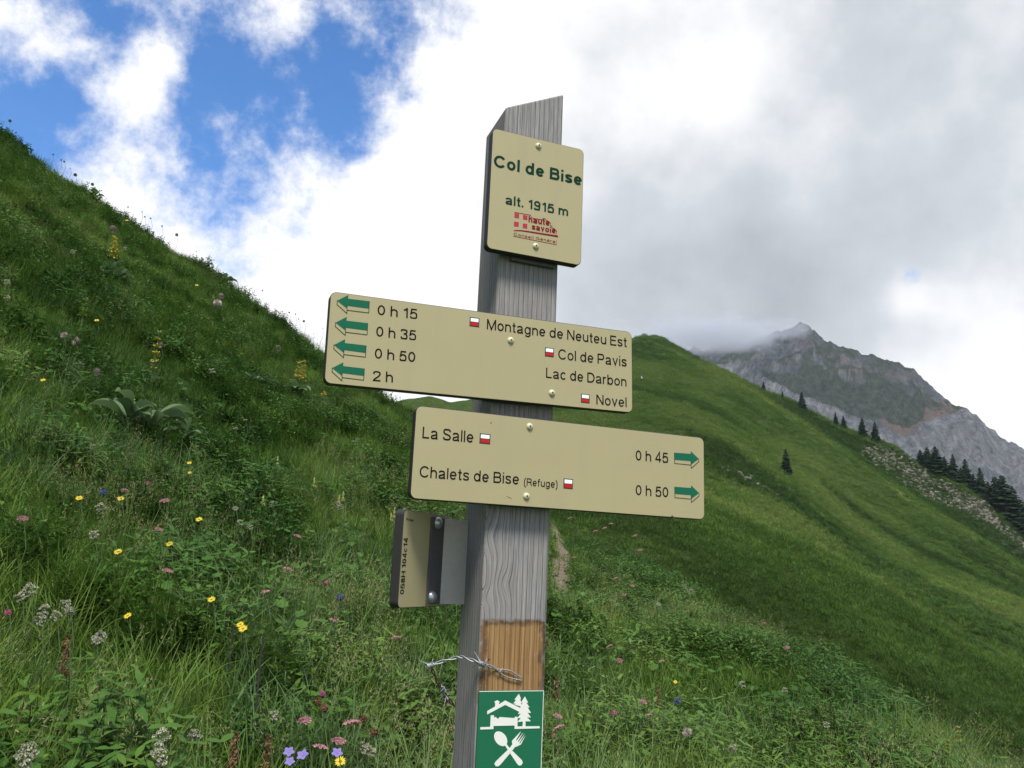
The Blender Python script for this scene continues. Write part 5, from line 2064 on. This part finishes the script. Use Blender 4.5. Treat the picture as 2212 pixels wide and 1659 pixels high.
def rosette(nl, rs, scale=1.0, leaves=LEAF):
    out = []
    for k in range(nl):
        a = k * 2.4 + rs.uniform(-.3, .3)
        el = rs.uniform(-.35, .35)
        out.append(('leaf', rs.choice(leaves), (rs.uniform(-.03, .03), rs.uniform(-.03, .03), rs.uniform(0, .12)), scale * rs.uniform(.75, 1.15), (rs.uniform(-.4, .4), -el, a)))
    return out


ros = [(270, 935, 1.0, 13, 'large clump of broad ribbed leaves, left one of the pair midway up the slope'),
       (322, 945, .95, 12, 'large clump of broad ribbed leaves, right one of the pair midway up the slope'),
       (395, 965, .8, 8, 'small clump of ribbed leaves right of the large pair'),
       (252, 615, 1.3, 10, 'clump of grey-green broad leaves below the highest yellow gentian'),
       (640, 862, 1.1, 11, 'clump of broad leaves at the foot of the twin gentian'),
       (540, 838, .9, 8, 'grey-green leaf clump left of the twin gentian'),
       (484, 612, 1.05, 9, 'broad-leaved plant standing out on the lower skyline'),
       (208, 422, 1.0, 8, 'broad-leaved plant standing out on the upper skyline')]
for x, y, sc, nl, lab in ros:
    q_ = hit_near(x, y, .08)
    rs = random.Random(int(x))
    instance('broad_leaved_plant', rosette(nl, rs), (q_[0], q_[1], float(near_z(q_[0], q_[1])) + .14), rs.uniform(0, 6), sc, lab, 'plant', 'broad-leaved plants on the slope')

WH = head('whorl').obj('flower_whorl', [m_yel, m_pyel]).data
WHL = head('whorl').obj('flower_whorl', [m_lime, m_lime]).data
GST = stem_mesh(.009, m_gstem, .0)
gent = [((236, 515), (246, 600), 5, WH, 'yellow gentian flowering highest on the left slope', .20),
        ((318, 716), (322, 850), 6, WH, 'tall yellow gentian midway up the left slope', .17),
        ((630, 780), (636, 862), 4, WH, 'left stalk of the twin yellow gentians beside the upper blade', .16),
        ((650, 776), (648, 866), 5, WH, 'right stalk of the twin yellow gentians beside the upper blade', .16),
        ((672, 835), (690, 880), 3, WH, 'low leaning yellow gentian under the end of the upper blade', .14),
        ((174, 645), (168, 740), 4, WHL, 'pale green unopened gentian left of the highest yellow one', .20),
        ((2074, 1575), (2078, 1640), 4, WH, 'yellow flower spire by the right foreground crest, right one', .09),
        ((2042, 1600), (2046, 1655), 4, WH, 'yellow flower spire by the right foreground crest, left one', .09)]
for (tx_, ty_), (bx_, by_), nw, wm, lab, wd in gent:
    q_ = hit_near(bx_, by_, .05)
    r_ = np.hypot(q_[0], q_[1])
    H = (by_ - ty_) / F * r_ * 1.02
    rs = random.Random(tx_)
    parts = [('stem', GST, (0, 0, 0), (1, 1, H))]
    for k in range(nw):
        parts.append(('flower_whorl', wm, (0, 0, H * (1 - .115 * k)), wd * (.55 + .12 * k if k < 3 else .85) * rs.uniform(.95, 1.3) * r_ / 14, (rs.uniform(-.3, .3), rs.uniform(-.3, .3), k * .7)))
    for k in range(6):
        parts.append(('leaf', rs.choice(LEAF if wm is WH else LEAFL), (0, 0, H * (.06 + .07 * k)), (.9 - .07 * k) * r_ / 13, (0, -.3, k * 1.6)))
    instance('yellow_gentian', parts, (q_[0], q_[1], float(near_z(q_[0], q_[1]))), rs.uniform(0, 6), 1, lab, 'plant', 'gentians on the slope', tilt=(0, (tx_ - bx_) / max(20, by_ - ty_)))

for (x0, y0), (x1, y1), lab in (((488, 1362), (487, 1510), 'upper of two thin dark dead stalks in the left foreground'), ((546, 1401), (541, 1640), 'lower and longer dark dead stalk in the left foreground')):
    q_ = hit_near(x1, y1, .02)
    r_ = np.hypot(q_[0], q_[1])
    H = (y1 - y0) / F * r_
    pts = [(0, 0, -.1), (.004, 0, H * .4), (-.003, .002, H * .7), (.002, 0, H)]
    o = mesh_obj('dead_stalk', *tube(pts, [.0048, .0045, .0042, .0036], 7), m_dstem)
    o.location = (q_[0], q_[1], float(near_z(q_[0], q_[1])))
    tag(o, lab, 'plant', 'dead stalks in the foreground')

# broad yellow-green leaf at the left edge
q_ = hit_near(-30, 1600, .30)
r_ = np.hypot(q_[0], q_[1])
T = Tuft()
pts = [EYE + ray(x, y) / np.hypot(*ray(x, y)[:2]) * r_ * k for x, y, k in ((-60, 1640, 1.0), (-20, 1565, .99), (15, 1518, .98), (40, 1498, .97), (75, 1500, .97), (100, 1512, .97))]
T.strip([np.array(p) for p in spline(pts, 20)], [.012, .014, .016, .018, .019, .020, .019, .018, .016, .014, .012, .010, .009, .008, .007, .006, .005, .005, .004, .003, .003][:len(spline(pts, 20))], np.array([.25, .1, 1.0]))
lf = T.obj('long_leaf', [m_lime], link=True)
tag(lf, 'broad yellow-green grass leaf bending in at the lower left edge', 'leaf')

# ------------------------------------------------------------------ cloud on the summit
def cloud(name, px, py, rng_, size, dens, seed, label):
    d = ray(px, py)
    d = d / np.hypot(d[0], d[1])
    loc = EYE + d * rng_
    bm = bmesh.new()
    bmesh.ops.create_icosphere(bm, subdivisions=3, radius=1.0)
    me = bpy.data.meshes.new(name)
    bm.to_mesh(me)
    bm.free()
    M = Mat(name)
    M.n.remove(M.b)
    co_ = M.coord('Object')
    ln = M.node('ShaderNodeVectorMath', operation='LENGTH')
    M.l.new(co_, ln.inputs[0])
    fall_ = M.step(ln.outputs['Value'], 1.0, 0.25)
    nz = M.noise(1.9, 4, .6, M.map(co_, (1.6, .8, .8), (seed, 0, 0)))
    dn = M.math('MULTIPLY', M.step(M.math('ADD', M.math('MULTIPLY', fall_, .75), M.math('MULTIPLY_ADD', nz, 1.4, -.70)), .22, .75), dens)
    vol = M.node('ShaderNodeVolumePrincipled')
    vol.inputs['Color'].default_value = (.68, .71, .76, 1)
    vol.inputs['Anisotropy'].default_value = .2
    M.l.new(dn, vol.inputs['Density'])
    M.l.new(vol.outputs[0], M.out.inputs['Volume'])
    me.materials.append(M.m)
    o = bpy.data.objects.new(name, me)
    C.objects.link(o)
    o.location = loc
    o.scale = size
    tag(o, label, kind='stuff')
    return o


cloud('cloud', 1530, 722, 1490, (200, 75, 52), .040, 3.0, 'grey cloud hiding the left shoulder of the mountain')
cloud('cloud', 1675, 712, 1550, (110, 60, 30), .016, 9.0, 'thin wisp of cloud on the summit')
scn.cycles.volume_bounces = 2
scn.cycles.volume_step_rate = 4
scn.cycles.volume_max_steps = 64

# ------------------------------------------------------------------ the air between us and the mountain
hv = [(x, y, z) for z in (-170, 640) for x, y in ((-3700, -3700), (3700, -3700), (3700, 3700), (-3700, 3700))]
hz = mesh_obj('haze', hv, [[3, 2, 1, 0], [4, 5, 6, 7], [0, 1, 5, 4], [1, 2, 6, 5], [2, 3, 7, 6], [3, 0, 4, 7]])
M = Mat('haze')
M.n.remove(M.b)
vol = M.node('ShaderNodeVolumePrincipled')
vol.inputs['Color'].default_value = (.80, .88, 1.0, 1)
vol.inputs['Density'].default_value = 0.000065
M.l.new(vol.outputs[0], M.out.inputs['Volume'])
hz.data.materials.append(M.m)
tag(hz, 'thin bluish mountain haze', kind='stuff')
